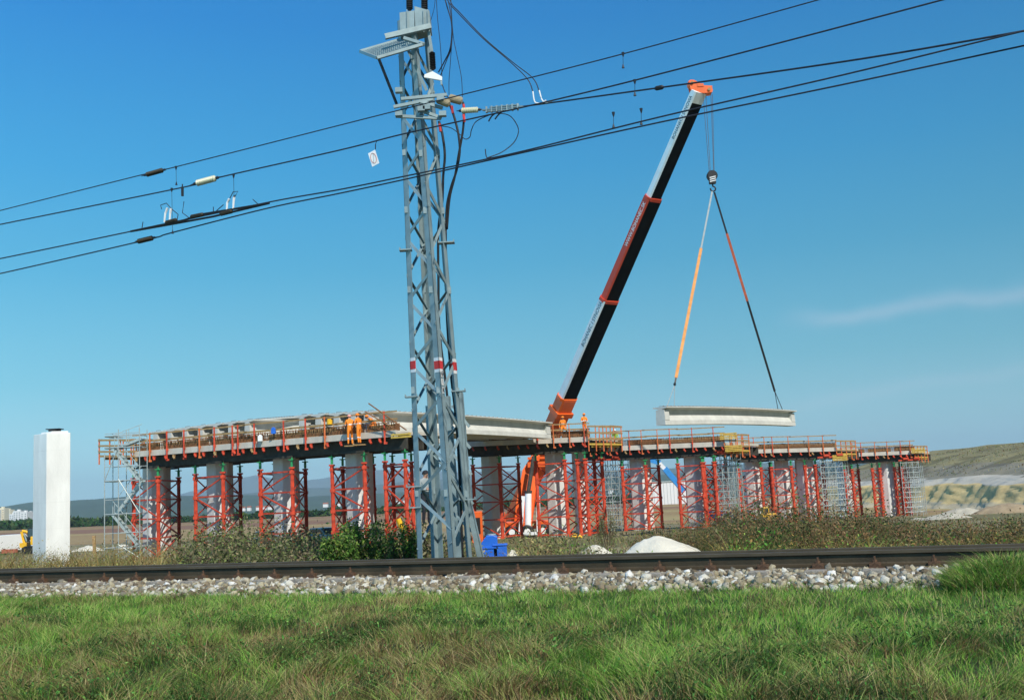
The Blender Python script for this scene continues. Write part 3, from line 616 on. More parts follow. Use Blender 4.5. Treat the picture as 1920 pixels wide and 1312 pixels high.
for pts, r in (([(842, 194), (848, 208), (855, 232), (860, 255), (862, 285), (856, 320), (846, 350), (838, 385), (836, 430)], .021), ([(868, 192), (870, 208), (869, 235), (866, 258), (860, 290), (853, 330), (843, 372), (838, 430)], .021), ([(823, 228), (829, 250), (834, 290), (831, 330), (829, 380), (822, 430), (822, 520), (824, 620), (836, 720), (846, 820), (852, 930), (856, 1050)], .024), ([(836, 430), (836, 520), (838, 600), (845, 700), (856, 800), (863, 930), (868, 1050)], .02)):
    MB().path(smooth([tuple(at_t(x, y, 3.0 if r != .024 else 3.6)) for x, y in pts], 6), r, 8).build('cable', M['black'], cb, smooth=True)
for x, y in ((847, 206), (869, 203), (869, 222), (824, 240)):
    MB().path([at_t(x, y - 7, 2.98), at_t(x + 2, y + 7, 2.98)], .0225, 8).build('red_sleeve', M['red_band'], cb)
for pts, lab in (([(999, 172), (1002, 190), (1008, 194), (1018, 193), (1024, 188)], 'left white hook clamp joining the sweeping cable pair to the wires'), ([(1011, 170), (1016, 187), (1024, 193), (1036, 189)], 'right white hook clamp joining the sweeping cable pair to the wires')):
    wire(pts, 2.0, .012, lab, 'clamp', mat='white', name='hook_clamp')
# white tag with ring and stroke
tg = thing('warning_tag', at_t(706, 266, 0), 'white diamond tag with thin ring and stroke hanging left of the mast', 'sign')
MB().path([at_t(706, 265, 0), at_t(704, 271, -.01), at_t(704, 280, -.02)], .008, 6).build('hook', M['wire'], tg)
cpx = [(690, 288), (703, 281), (711, 306), (698, 313)]; cs = [at_t(x, y, -.02) for x, y in cpx]; nrm_ = (cs[1] - cs[0]).cross(cs[3] - cs[0]).normalized()
if nrm_.y > 0: nrm_ = -nrm_
MB().add(cs + [c_ - nrm_ * .006 for c_ in cs], [(0, 1, 2, 3), (7, 6, 5, 4), (0, 4, 5, 1), (1, 5, 6, 2), (2, 6, 7, 3), (3, 7, 4, 0)]).build('plate', M['white'], tg)
cc = sum(cs, Vector()) / 4 + nrm_ * .003; ux = (cs[1] - cs[0]) * .36; uy = (cs[3] - cs[0]) * .36
MB().path([cc + ux * math.cos(k) + uy * math.sin(k) for k in np.linspace(0, 2 * np.pi, 25)], .0035, 5).build('ring', M['sling_red'], tg)
MB().path([cc + ux * .45 - uy * .85, cc - ux * .45 + uy * .85], .003, 5).build('stroke', M['greycloth'], tg)
# ------------------------------------------------------------------ viaduct under construction
DG = V(.504, .864, 0).normalized()            # girder direction, away from the camera
class Row:
    def __init__(s, a, b): s.A = at(*a); s.B = at(*b); s.d = (s.B - s.A).xy.to_3d().normalized(); s.L = (s.B - s.A).xy.length
    def px(s, x, y, back=0.):
        """point on the row's vertical plane (moved back along DG) seen at pixel x, y"""
        r_ = ray(x, y); n = V(-s.d.y, s.d.x, 0); o = s.A + DG * back; k = (o.x * n.x + o.y * n.y) / (r_.x * n.x + r_.y * n.y); return V(0, 0, CAMZ) + r_ * k
    def s_at(s, x, y): return (s.px(x, y) - s.A).xy.dot(s.d.xy)
    def z(s, k): return s.A.z + (s.B.z - s.A.z) * k / s.L
    def P(s, k, back=0., dz=0.): p = s.A + s.d * k + DG * back; p.z = s.z(k) + dz; return p
R1 = Row((250, 857, 72), (742, 818, 62.8)); R2 = Row((862, 838, 86), (1103, 828, 84.2)); R3 = Row((1087, 848, 97), (1357, 836.5, 95))
R4 = Row((1371, 851, 109), (1567, 845.6, 109)); R5 = Row((1581, 856.6, 122), (1714, 851, 121))
def deck(row, label, fh, depth, posts_px, rail_h, cage=True, rail_from=0., rail_to=None, bracket_step=.95, dark=.75):
    root = thing('bridge_deck', row.P(row.L / 2, depth / 2), label, 'bridge deck', 'stepped deck sections of the viaduct')
    L = row.L
    def slab(k0, k1, b0, b1, z0, z1):
        m = MB(); ps = [row.P(k, b, z) for z in (z0, z1) for b in (b0, b1) for k in (k0, k1)]
        return m.add(ps, [(0, 2, 3, 1), (4, 5, 7, 6), (0, 1, 5, 4), (2, 6, 7, 3), (0, 4, 6, 2), (1, 3, 7, 5)])
    slab(0, L, 0, .22, 0, fh).build('edge_beam', M['concrete'], root, bevel=.01)
    slab(0, L, .223, depth, .12, fh - .06).build('slab', M['concrete'], root)
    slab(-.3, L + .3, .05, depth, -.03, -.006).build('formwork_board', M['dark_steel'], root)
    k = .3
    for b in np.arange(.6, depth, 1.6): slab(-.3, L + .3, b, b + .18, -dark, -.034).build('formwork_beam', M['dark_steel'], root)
    k = .4; i = 0
    while k < L:
        p = row.P(k, -.12, -.03); m = MB(); m.box(p + V(0, 0, -.1), (.12, .3, .16)); m.path([p + V(0, -.1, -.16), p + V(.1, -.2, -.3)], .07, 6); m.build('bracket', M['red'] if i % 4 else M['timber'], root)
        k += bracket_step * random.uniform(.7, 1.3); i += 1
    rt = L if rail_to is None else rail_to
    kk = [row.s_at(x, y) for x, y in posts_px]
    for q in kk:
        p = row.P(q, -.14, -.35); m = MB(); m.bar(p, p + V(0, 0, .35 + fh + rail_h), .09 if row is R1 else .065, .06); m.box(p + V(0, .05, .3 + fh), (.13, .14, .14)); m.box(p + V(.05, -.02, 0), (.2, .12, .12)); m.build('railing_post', M['red'] if q % 2 < (1.4 if row is R1 else .6) else M['rail_orange'], root)
    for j, hh in enumerate((rail_h - .05, rail_h * .55)):
        m = MB(); q = rail_from
        while q < rt - .3:
            e = min(q + random.uniform(2.6, 4), rt); dz = random.uniform(-.04, .04)
            m = MB(); m.bar(row.P(q, -.08, fh + hh + dz), row.P(e + .2, -.08, fh + hh + dz * .3), .035, .13 if j else .09); m.build('guard_board', M['timber'], root); q = e
    if cage:
        m = MB(); q = .1; top = fh + .52
        while q < L - .05:
            x_ = random.uniform(-.03, .03); m.bar(row.P(q, .14, fh - .01), row.P(q + x_, .14 + random.uniform(-.05, .05), top + random.uniform(-.05, .06)), .04); q += random.uniform(.07, .14)
        m.cur = 0
        for hh in (.14, .3, .47): m.bar(row.P(.05, .12, fh + hh), row.P(L - .05, .12, fh + hh), .03)
        m.bar(row.P(.05, .3, fh + .5), row.P(L - .05, .3, fh + .5), .035)
        o = m.build('rebar_cage', M['rebar'], root, fixn=False)
        q = .1
        while q < L - .3:
            e = min(q + random.uniform(1.5, 3.2), L - .05); h_ = random.uniform(.40, .52); m = MB(); m.bar(row.P(q, .5, fh + h_ / 2), row.P(e, .5, fh + h_ / 2), .04, h_); m.build('side_board', M['timber'] if random.random() < .6 else M['rebar'], root); q = e + random.choice((0, 0, .4))
    return root
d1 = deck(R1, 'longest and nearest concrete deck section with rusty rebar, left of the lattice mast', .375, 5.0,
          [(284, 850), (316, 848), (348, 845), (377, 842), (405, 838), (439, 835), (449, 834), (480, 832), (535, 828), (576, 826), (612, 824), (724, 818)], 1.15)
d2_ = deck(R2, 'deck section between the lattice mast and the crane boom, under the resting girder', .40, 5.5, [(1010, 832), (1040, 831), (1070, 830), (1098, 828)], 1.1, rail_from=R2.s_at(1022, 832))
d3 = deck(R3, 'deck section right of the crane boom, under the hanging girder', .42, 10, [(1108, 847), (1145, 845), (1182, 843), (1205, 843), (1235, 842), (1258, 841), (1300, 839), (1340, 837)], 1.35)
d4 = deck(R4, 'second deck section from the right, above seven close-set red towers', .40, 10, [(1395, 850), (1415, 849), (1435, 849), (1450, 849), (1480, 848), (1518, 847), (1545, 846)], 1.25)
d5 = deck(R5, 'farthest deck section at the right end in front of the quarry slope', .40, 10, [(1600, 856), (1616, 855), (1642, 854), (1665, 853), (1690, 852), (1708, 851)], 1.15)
# cross-girders laid on the first cap, and the long ones
GP0 = [(-.57, 1.25), (.57, 1.25), (.57, 1.17), (.14, 1.08), (.11, .66), (.36, .30), (.38, 0), (-.38, 0), (-.36, .30), (-.11, .66), (-.14, 1.08), (-.57, 1.17)]
def girder(p0, p1, label, grp=None, name='concrete_girder', thin=False):
    GP = GP0 if not thin else [(max(-.24, min(.24, a)) if b < 1.1 else a, b) for a, b in GP0]; ew = .375 if not thin else .235
    p0, p1 = Vector(p0), Vector(p1); d = p1 - p0; L = d.length; D = d / L; U = D.cross(V(0, 0, 1)).normalized(); W = U.cross(D).normalized()
    root = thing(name, p0, label, 'bridge girder', grp)
    # camber by three segments
    m = MB(); n = 8; k = len(GP); vs = []
    for i in range(n + 1):
        f = i / n; o = p0 + d * f + W * (.10 * 4 * f * (1 - f)) ; vs += [o + U * a + W * b for a, b in GP]
    m.add(vs, [tuple(range(k))[::-1], tuple(range(n * k, n * k + k))] + [(i * k + j, i * k + (j + 1) % k, (i + 1) * k + (j + 1) % k, (i + 1) * k + j) for i in range(n) for j in range(k)])
    m.build('beam', M['girder'], root)
    for e, o in ((0, p0 + D * .004), (1, p1 - D * .604)):
        b = MB(); b.extrude([(-ew, .345), (ew, .345), (ew * .88, 1.05), (-ew * .88, 1.05)], o + W * (.002), U, W, D, .60); b.build('end_block', M['girder'], root)
    m = MB()
    for i in range(40):
        p = p0 + d * ((i + .5) / 40) + W * (1.25 + .4 * ((i + .5) / 40) * (1 - (i + .5) / 40)); m.path([p - U * .2, p - U * .2 + W * .07, p + U * .2 + W * .07, p + U * .2], .012, 4)
    m.build('rebar_stirrups', M['rebar'], root, fixn=False)
    return root
ends = [(291, 808.6), (317, 805), (346, 801), (375, 797.5), (403, 794), (432, 790.5), (463, 787)]
names = ['leftmost', 'second', 'third', 'fourth', 'fifth', 'sixth', 'seventh']
for (x, y), nm in zip(ends, names):
    p = R1.px(x, y, .9) - V(0, 0, 1.25); girder(p, p + DG * 22.5, f'{nm} of the seven pale girder ends on the left half of the nearest deck', 'pale concrete girders lying across the nearest deck', thin=True)
for (x, y), nm in zip([(565, 778), (596, 776), (630, 774), (660, 772)], ['first', 'second', 'third', 'fourth']):
    p = R1.px(x, y, .9) - V(0, 0, 1.25); girder(p, p + DG * 22.5, f'{nm} from left of the four girder ends beside the orange workers', 'pale concrete girders lying across the nearest deck', thin=True)
girder(at(690, 771, 64.6) - V(0, 0, 1.25), at(1024, 792.5, 83.5) - V(0, 0, 1.25), 'long pale girder resting on the deck, running behind the mast to the crane boom')
# a flanking girder seen sideways between the two groups
p = R1.px(490, 787, 1.6) - V(0, 0, 1.25); q = R1.px(478, 788, 4.5) - V(0, 0, 1.25)
girder(R1.px(482, 787, 2.2) - V(0, 0, 1.25), R1.px(482, 787, 2.2) - V(0, 0, 1.25) + (R1.px(585, 783, 6.5) - R1.px(482, 787, 2.2)).normalized() * 9, 'short girder lying sideways between the two groups of girder ends')
hang = girder(at(1237, 763, 73.5) - V(0, 0, 1.25), at(1482, 770.5, 88.5) - V(0, 0, 1.25), 'pale concrete girder hanging in the air from the crane slings', name='hanging_girder')
# piers
def pier(row, x0, x1, ytop, label, back=2.3, r=None):
    xc = (x0 + x1) / 2; p = row.px(xc, ytop + 40, back); base = on_ground(xc, p.y); x_ = p.x; z1 = row.z(row.L / 2) - .03; r = r or (x1 - x0) / 2 * p.y / FPX
    z0 = gzf(p.x, p.y) - .5; root = thing('bridge_pier', (p.x, p.y, z0 + .5), label, 'pier', 'concrete piers of the viaduct')
    m = MB(); n = 6; ch = []; a0 = R(-8)
    for i in range(6):
        a_ = a0 + i * math.pi / 3 + R(30)
        for da in (-.09, .09): ch.append((r * math.cos(a_ + da), r * math.sin(a_ + da)))
    m.extrude(ch, (p.x, p.y, z0), (1, 0, 0), (0, 1, 0), (0, 0, 1), z1 - z0); m.build('shaft', M['pier_concrete'], root)
    for zz in np.arange(z0 + 1.6, z1 - .3, 1.25):
        m = MB(); m.extrude([(a * 1.004, b * 1.004) for a, b in ch], (p.x, p.y, zz), (1, 0, 0), (0, 1, 0), (0, 0, 1), .018); m.build('formwork_joint', M['concrete'], root)
    return root
for row, x0, x1, lab in ((R1, 269, 319, 'pier behind the stair scaffold, leftmost under the nearest deck'), (R1, 389, 437, 'second pier from left under the nearest deck'), (R1, 514, 562, 'third pier from left under the nearest deck'), (R1, 650, 701, 'pier directly below the two orange workers'),
                         (R2, 905, 945, 'pier just right of the lattice mast behind the red machine'), (R2, 1025, 1066, 'pier right of the white crane cylinder'), (R2, 1076, 1104, 'pier half hidden behind red posts, left of the grey shoring'),
                         (R3, 1183, 1226, 'pier left of the blue lift arm'), (R3, 1286, 1325, 'pier right of the blue lift arm'), (R4, 1399, 1434, 'pier between red posts above the yellow machine'), (R4, 1457, 1484, 'middle pier under the second deck from the right'),
                         (R4, 1496, 1531, 'pier left of the pale scaffold tower near the quarry'), (R5, 1574, 1600, 'pier half hidden right of the pale scaffold tower'), (R5, 1650, 1682, 'farthest pier at the right end')):
    pier(row, x0, x1, 900, lab)
# red shoring towers
def tower(row, xl, xf, yc, label, b=.35, depth=2.1, levels=5, green=True, w=.2, wb=.11, ztop=None, extra=0):
    pl, pf = row.px(xl, yc, b + .35), row.px(xf, yc, b); zt_ = ztop if ztop is not None else row.z(row.L / 2) - .88
    D_ = (V(-.02, 1, 0) if row is R1 else DG) * depth; c4 = [pl, pf, pf + D_, pl + D_]; c4 = [V(p.x, p.y, 0) for p in c4]; g0 = min(gzf(p.x, p.y) for p in c4) - .1
    root = thing('shoring_tower', (sum(c4, Vector()) / 4).xy.to_3d() + V(0, 0, g0), label, 'shoring tower', 'red shoring towers under the viaduct')
    for i, p in enumerate(c4):
        m = MB(); m.bar(p + V(0, 0, g0), p + V(0, 0, zt_ - .5), w * .55, w); m.bar(p + V(0, 0, g0), p + V(0, 0, zt_ - .5), w, w * .5)
        m.box(p + V(0, 0, g0 + .02), (w * 1.9, w * 1.9, .06)); m.box(p + V(0, 0, zt_ - .53), (w * 1.5, w * 1.5, .1))
        for z in np.linspace(g0 + .3, zt_ - .8, levels + 1): m.box(p + V(0, 0, z), (w * 1.25, w * 1.25, .2))
        o = m.build('post', M['red'], root); j = MB(); j.bar(p + V(0, 0, zt_ - .46), p + V(0, 0, zt_), w * .6, w * .8); j.box(p + V(0, 0, zt_ - .03), (w * 1.6, w * 1.6, .06)); j.tube(p + V(0, 0, zt_), p + V(0, 0, zt_ + .12), .05, n=8); j.build('jack_head', M['green'] if green else M['red'], o)
    zs = np.linspace(g0 + .35, zt_ - .75, levels + 1)
    for i in range(4):
        a_, b_ = c4[i], c4[(i + 1) % 4]; f = (b_ - a_).normalized(); nn_ = V(-f.y, f.x, 0) * .0
        for j, z in enumerate(zs):
            m = MB(); m.bar(a_ + V(0, 0, z), b_ + V(0, 0, z), wb * .8, wb); m.build('ledger', M['red'], root)
            if j < levels:
                z2 = zs[j + 1]; u, v = (a_, b_) if (i + j) % 2 else (b_, a_); m = MB(); m.bar(u + V(0, 0, z + .05), v + V(0, 0, z2 - .05), wb * .6, wb * .85); m.build('diagonal_brace', M['red'], root)
                if i % 2: MB().bar(v + V(.03, 0, z + .05), u + V(.03, 0, z2 - .05), wb * .55, wb * .7).build('diagonal_brace', M['red'], root)
    # header beam on top
    m = MB(); m.bar(c4[0] + V(0, 0, zt_ + .16), c4[1] + V(0, 0, zt_ + .16), .14, .14); m.build('header_beam', M['dark_steel'], root)
    MB().bar(c4[3] + V(0, 0, zt_ + .16), c4[2] + V(0, 0, zt_ + .16), .14, .14).build('header_beam', M['dark_steel'], root)
    return root
T_ = [(R1, 251, 297, 960, 'red shoring tower round the leftmost pier of the nearest deck', 4), (R1, 367, 419, 950, 'red shoring tower round the second pier from left', 4), (R1, 489, 549, 940, 'red shoring tower round the third pier from left', 4), (R1, 624, 685, 930, 'red shoring tower below the two orange workers', 4),
      (R1, 724, 762, 930, 'narrow red shoring tower just left of the lattice mast', 4),
      (R2, 889, 939, 930, 'red shoring tower just right of the lattice mast', 4), (R2, 1008, 1062, 930, 'red shoring tower right of the white crane cylinder', 4), (R2, 1086, 1101, 930, 'narrow red shoring tower with twin posts left of the grey shoring', 4),
      (R3, 1169, 1213, 920, 'red shoring tower left of the blue lift arm', 4), (R3, 1274, 1320, 920, 'red shoring tower right of the blue lift arm', 4), (R3, 1323, 1343, 920, 'narrow red ladder-like shoring tower left of the second grey shoring', 5),
      (R4, 1386, 1429, 910, 'red shoring tower above the yellow machine', 4), (R4, 1449, 1486, 910, 'red shoring tower at the middle of the second deck from the right', 4), (R4, 1512, 1532, 910, 'red shoring tower left of the pale scaffold tower near the quarry', 4),
      (R5, 1586, 1600, 910, 'slim red shoring tower right of the pale scaffold tower', 5), (R5, 1638, 1652, 910, 'slim red shoring tower on the left of the farthest pier', 5), (R5, 1680, 1694, 910, 'slim red shoring tower on the right of the farthest pier', 5)]
for row, a_, b_, y, lab, lv in T_: tower(row, a_, b_, y, lab, levels=lv, w=.22 if row is R1 else .26, depth=4.6 if row is R1 else 3.0, wb=.10)
# dense grey scaffold shoring towers
def grey_tower(row, x0, x1, label, netting=False, mat='silver', depth=2.2, b=.7, ztop=None, nx=4, ny=3):
    a_, b_ = row.px(x0, 920, b), row.px(x1, 920, b); a_.z = b_.z = 0; zt_ = row.z(row.L / 2) - .75; g0 = gzf(a_.x, a_.y)
    root = thing('scaffold_tower', (a_ + b_) / 2 + V(0, 0, g0), label, 'scaffold tower', 'dense grey scaffold towers under the viaduct')
    grid = [[a_.lerp(b_, i / (nx - 1)) + DG * depth * j / (ny - 1) for i in range(nx)] for j in range(ny)]
    for rw in grid:
        for p in rw: MB().tube(p + V(0, 0, g0), p + V(0, 0, zt_), .035, n=6).build('standard', M[mat], root)
    for z in np.arange(g0 + .4, zt_, .55):
        m = MB()
        for rw in grid: m.tube(rw[0] + V(0, 0, z), rw[-1] + V(0, 0, z), .026, n=5)
        for i in range(nx): m.tube(grid[0][i] + V(0, 0, z + .03), grid[-1][i] + V(0, 0, z + .03), .026, n=5)
        m.build('ledger_ring', M[mat], root, fixn=False)
    for j, rw in enumerate(grid):
        m = MB(); k = 0
        for z in np.arange(g0 + .4, zt_ - 1, 1.1):
            for i in range(nx - 1): m.tube(rw[i + (k % 2)] + V(0, .04, z), rw[i + 1 - (k % 2)] + V(0, .04, z + 1.1), .024, n=5)
            k += 1
        m.build('diagonal_bracing', M[mat], root, fixn=False)
    m = MB(); m.bar(a_ + V(0, 0, zt_ + .08) - (b_ - a_) * .1, b_ + V(0, 0, zt_ + .08) + (b_ - a_) * .1, .2, .16); m.box(a_.lerp(b_, .3) + V(0, -.1, zt_ + .26), (.6, .3, .2)); m.box(a_.lerp(b_, .9) + V(0, -.1, zt_ + .26), (.6, .3, .2)); m.build('head_beam', M['red'], root)
    return root
grey_tower(R3, 1118, 1162, 'dense dark grey scaffold tower in the gap left of the blue lift arm'); grey_tower(R3, 1346, 1378, 'dense grey scaffold tower at the right end of the deck under the hanging girder')
grey_tower(R4, 1542, 1584, 'pale dense scaffold tower under the right end of the second deck from the right', b=-.3); grey_tower(R5, 1693, 1727, 'pale dense scaffold tower at the far right end of the viaduct', b=-.3)
# end platforms with timber rails
def platform(row, x0, x1, y0, y1, label, b=-.2, dep=2., yb=None, mat='yellow_timber'):
    a_, b_ = row.px(x0, y1, b), row.px(x1, y1, b); h = row.px(x0, y0, b).z - a_.z
    root = thing('work_platform', (a_ + b_) / 2, label, 'platform', 'timber work platforms at the deck ends'); W_ = DG * dep
    m = MB(); ps = [a_, b_, b_ + W_, a_ + W_]; m.add([p for p in ps] + [p + V(0, 0, .14) for p in ps], [(3, 2, 1, 0), (4, 5, 6, 7), (0, 1, 5, 4), (1, 2, 6, 5), (2, 3, 7, 6), (3, 0, 4, 7)]); m.build('floor', M[mat], root)
    nposts = 4
    for i in range(nposts):
        for o_ in (V(0, 0, 0), W_):
            p = a_.lerp(b_, i / (nposts - 1)) + o_; MB().bar(p + V(0, 0, -.5), p + V(0, 0, h), .08, .06).build('railing_post', M['rail_orange'], root)
    for z in (h - .08, h * .62, h * .3):
        for o_ in (V(0, -.05, 0), W_): MB().bar(a_ + o_ + V(0, 0, z) - (b_ - a_) * .02, b_ + o_ + V(0, 0, z) + (b_ - a_) * .06, .04, .13).build('guard_board', M['timber'], root)
        MB().bar(b_ + V(0, 0, z + .02), b_ + W_ + V(0, 0, z + .02), .04, .13).build('guard_board', M['timber'], root)
    for i in range(3):
        q = a_.lerp(b_, .15 + .35 * i); MB().bar(q + V(0, .1, -.09), q + W_ + V(0, 0, -.09), .14, .16).build('joist', M[mat], root)
    return root
platform(R1, 186, 246, 823, 857, 'grey weathered platform with rails at the left end above the stair scaffold', b=-.3, mat='timber')
platform(R2, 1104, 1146, 797, 834, 'yellow timber platform at the end of the deck right of the crane boom')
platform(R3, 1359, 1392, 813, 846, 'yellow timber platform at the end of the deck under the hanging girder')
platform(R4, 1569, 1597, 825, 852, 'yellow timber platform at the end of the second deck from the right')
platform(R5, 1716, 1734, 835, 858, 'yellow timber platform at the far right end of the viaduct')
for row, xy, lab in ((R3, (1366, 822), 'yellow timber form box on the platform under the hanging girder'), (R3, (1376, 845), 'yellow timber form box hanging below the deck under the hanging girder'), (R4, (1575, 862), 'yellow timber form box below the second deck from the right'), (R5, (1722, 848), 'yellow timber form box at the right end of the viaduct'),
                     (R1, (752, 819), 'long yellow formwork beam under the deck edge left of the mast')):
    p = row.px(*xy, -.45); m = MB(); L_ = 1.5 if row is not R1 else 1.35
    for i in range(4): m.bar(p - row.d * L_ / 2 + V(0, 0, i * .15), p + row.d * L_ / 2 + V(0, 0, i * .15), .08, .10) if row is not R1 or i < 2 else None
    for k in (-.4, .4): m.bar(p + row.d * L_ * k + V(0, .06, -.05), p + row.d * L_ * k + V(0, .06, .52 if row is not R1 else .24), .07, .05)
    one(m, 'formwork_box', M['yellow_timber'], lab, 'formwork')
# loose poles leaning over the railing
for (x0, y0, x1, y1), lab in (((691, 756, 762, 806), 'upper of two thin poles leaning over the railing left of the mast'), ((684, 771, 738, 803), 'lower of two thin poles leaning over the railing left of the mast')):
    one(MB().tube(R1.px(x0, y0, -.6), R1.px(x1, y1, -.25), .04, n=6), 'pole', M['rebar'], lab, 'pole')
# stair scaffold on the left
def stair():
    root = thing('stair_scaffold', on_ground(228, 68), 'silver stair scaffold with zigzag flights at the left end of the viaduct', 'stair scaffold')
    Yf = 68.; gx0, gx1 = at(196, 950, Yf).x, at(262, 950, Yf).x; z0 = gzf(gx0, Yf); z1 = at(228, 822, Yf).z; xm = at(222, 950, Yf).x
    for x in (gx0, xm, gx1):
        for y in (Yf, Yf + 1.4): MB().tube((x, y, z0), (x, y, z1 + (.6 if x != gx0 else -.9)), .032, n=6).build('standard', M['silver'], root)
    lv = np.linspace(z0 + .9, z1 - .55, 4)
    for i, z in enumerate(list(lv) + [z1 + .2]):
        for y in (Yf, Yf + 1.4): MB().tube((gx0, y, z), (gx1, y, z), .028, n=6).build('ledger', M['silver'], root)
        for y in (Yf, Yf + 1.4): MB().tube((gx0, y, z + .9), (gx1, y, z + .9), .022, n=6).build('handrail', M['silver'], root) if i < 4 else None
        for x in (gx0, gx1): MB().tube((x, Yf, z), (x, Yf + 1.4, z), .028, n=6).build('ledger', M['silver'], root)
        MB().box((gx0 + .35, Yf + .7, z - .04), (.7, 1.3, .05)).build('landing', M['silver'], root)
    seq = [z0] + list(lv) + [z1]
    for i in range(len(seq) - 1):
        za, zb = seq[i], seq[i + 1]; l2r = i % 2 == 1; xa, xb = (gx0 + .5, gx1 - .15) if l2r else (gx1 - .15, gx0 + .5)
        if not l2r and i: xa, xb = gx0 + .4, gx1 - .1
        xa, xb = (gx0 + .45, gx1 - .1) if i % 2 == 0 else (gx1 - .1, gx0 + .45); y = Yf + (.35 if i % 2 else 1.0)
        m = MB()
        for dy in (-.3, .3): m.bar((xa, y + dy, za), (xb, y + dy, zb), .03, .16)
        for j in range(8):
            f = (j + .5) / 8; m.box((xa + (xb - xa) * f, y, za + (zb - za) * f), (.2, .6, .03))
        fl = m.build('stair_flight', M['silver'], root); m = MB(); m.bar((xa, y - .3, za + .9), (xb, y - .3, zb + .9), .035, .035)
        for f in (.1, .5, .9): m.bar((xa + (xb - xa) * f, y - .3, za + (zb - za) * f), (xa + (xb - xa) * f, y - .3, za + (zb - za) * f + .9), .03)
        m.build('stair_rail', M['silver'], fl)
    for a_, b_ in (((gx0, z0 + .2), (gx1, lv[0] + .2)), ((gx1, z0 + .2), (xm, lv[0] + .2)), ((gx0, lv[2]), (xm, lv[3])), ((gx1, lv[1]), (xm, lv[2] + .1))):
        MB().tube((a_[0], Yf - .04, a_[1]), (b_[0], Yf - .04, b_[1]), .028, n=6).build('diagonal_brace', M['silver'], root)
stair()
# lone white pier on the left
def lone():
    Y = 50; p = on_ground(97, Y); z1 = at(97, 812, Y).z; cx = p.x; fx = lambda x, dy: at(x, 940, Y + dy).x - cx
    root = thing('white_pier', p, 'free-standing white concrete pier at the far left with a black bearing on top', 'pier')
    ring = [(fx(62, .55), .55), (fx(86.5, -.25), -.25), (fx(131.5, .2), .2), (fx(128, 1.1), 1.1), (fx(105, 1.7), 1.7), (fx(64, 1.4), 1.4)]
    m = MB(); m.extrude(ring, (cx, Y, p.z - .4), (1, 0, 0), (0, 1, 0), (0, 0, 1), z1 - p.z + .4); m.build('shaft', M['white_concrete'], root, bevel=.02)
    m = MB(); m.extrude([(x * .72 + .03, y * .6 + .25) for x, y in ring], (cx, Y, z1 + .001), (1, 0, 0), (0, 1, 0), (0, 0, 1), .10); m.build('plinth', M['white_concrete'], root)
    m = MB(); q = at(94, 806, Y); m.tube((q.x, Y + .5, z1 + .1), (q.x, Y + .5, z1 + .2), .28, n=16); m.box((q.x, Y + .5, z1 + .22), (.65, .5, .04)); m.build('bearing', M['black'], root)
    for zz in np.arange(p.z + .9, z1, 1.2):
        m = MB(); m.extrude([(x * 1.002, (y - .5) * 1.003 + .5) for x, y in ring], (cx, Y, zz), (1, 0, 0), (0, 1, 0), (0, 0, 1), .01); m.build('formwork_joint', M['pier_concrete'], root)
lone()
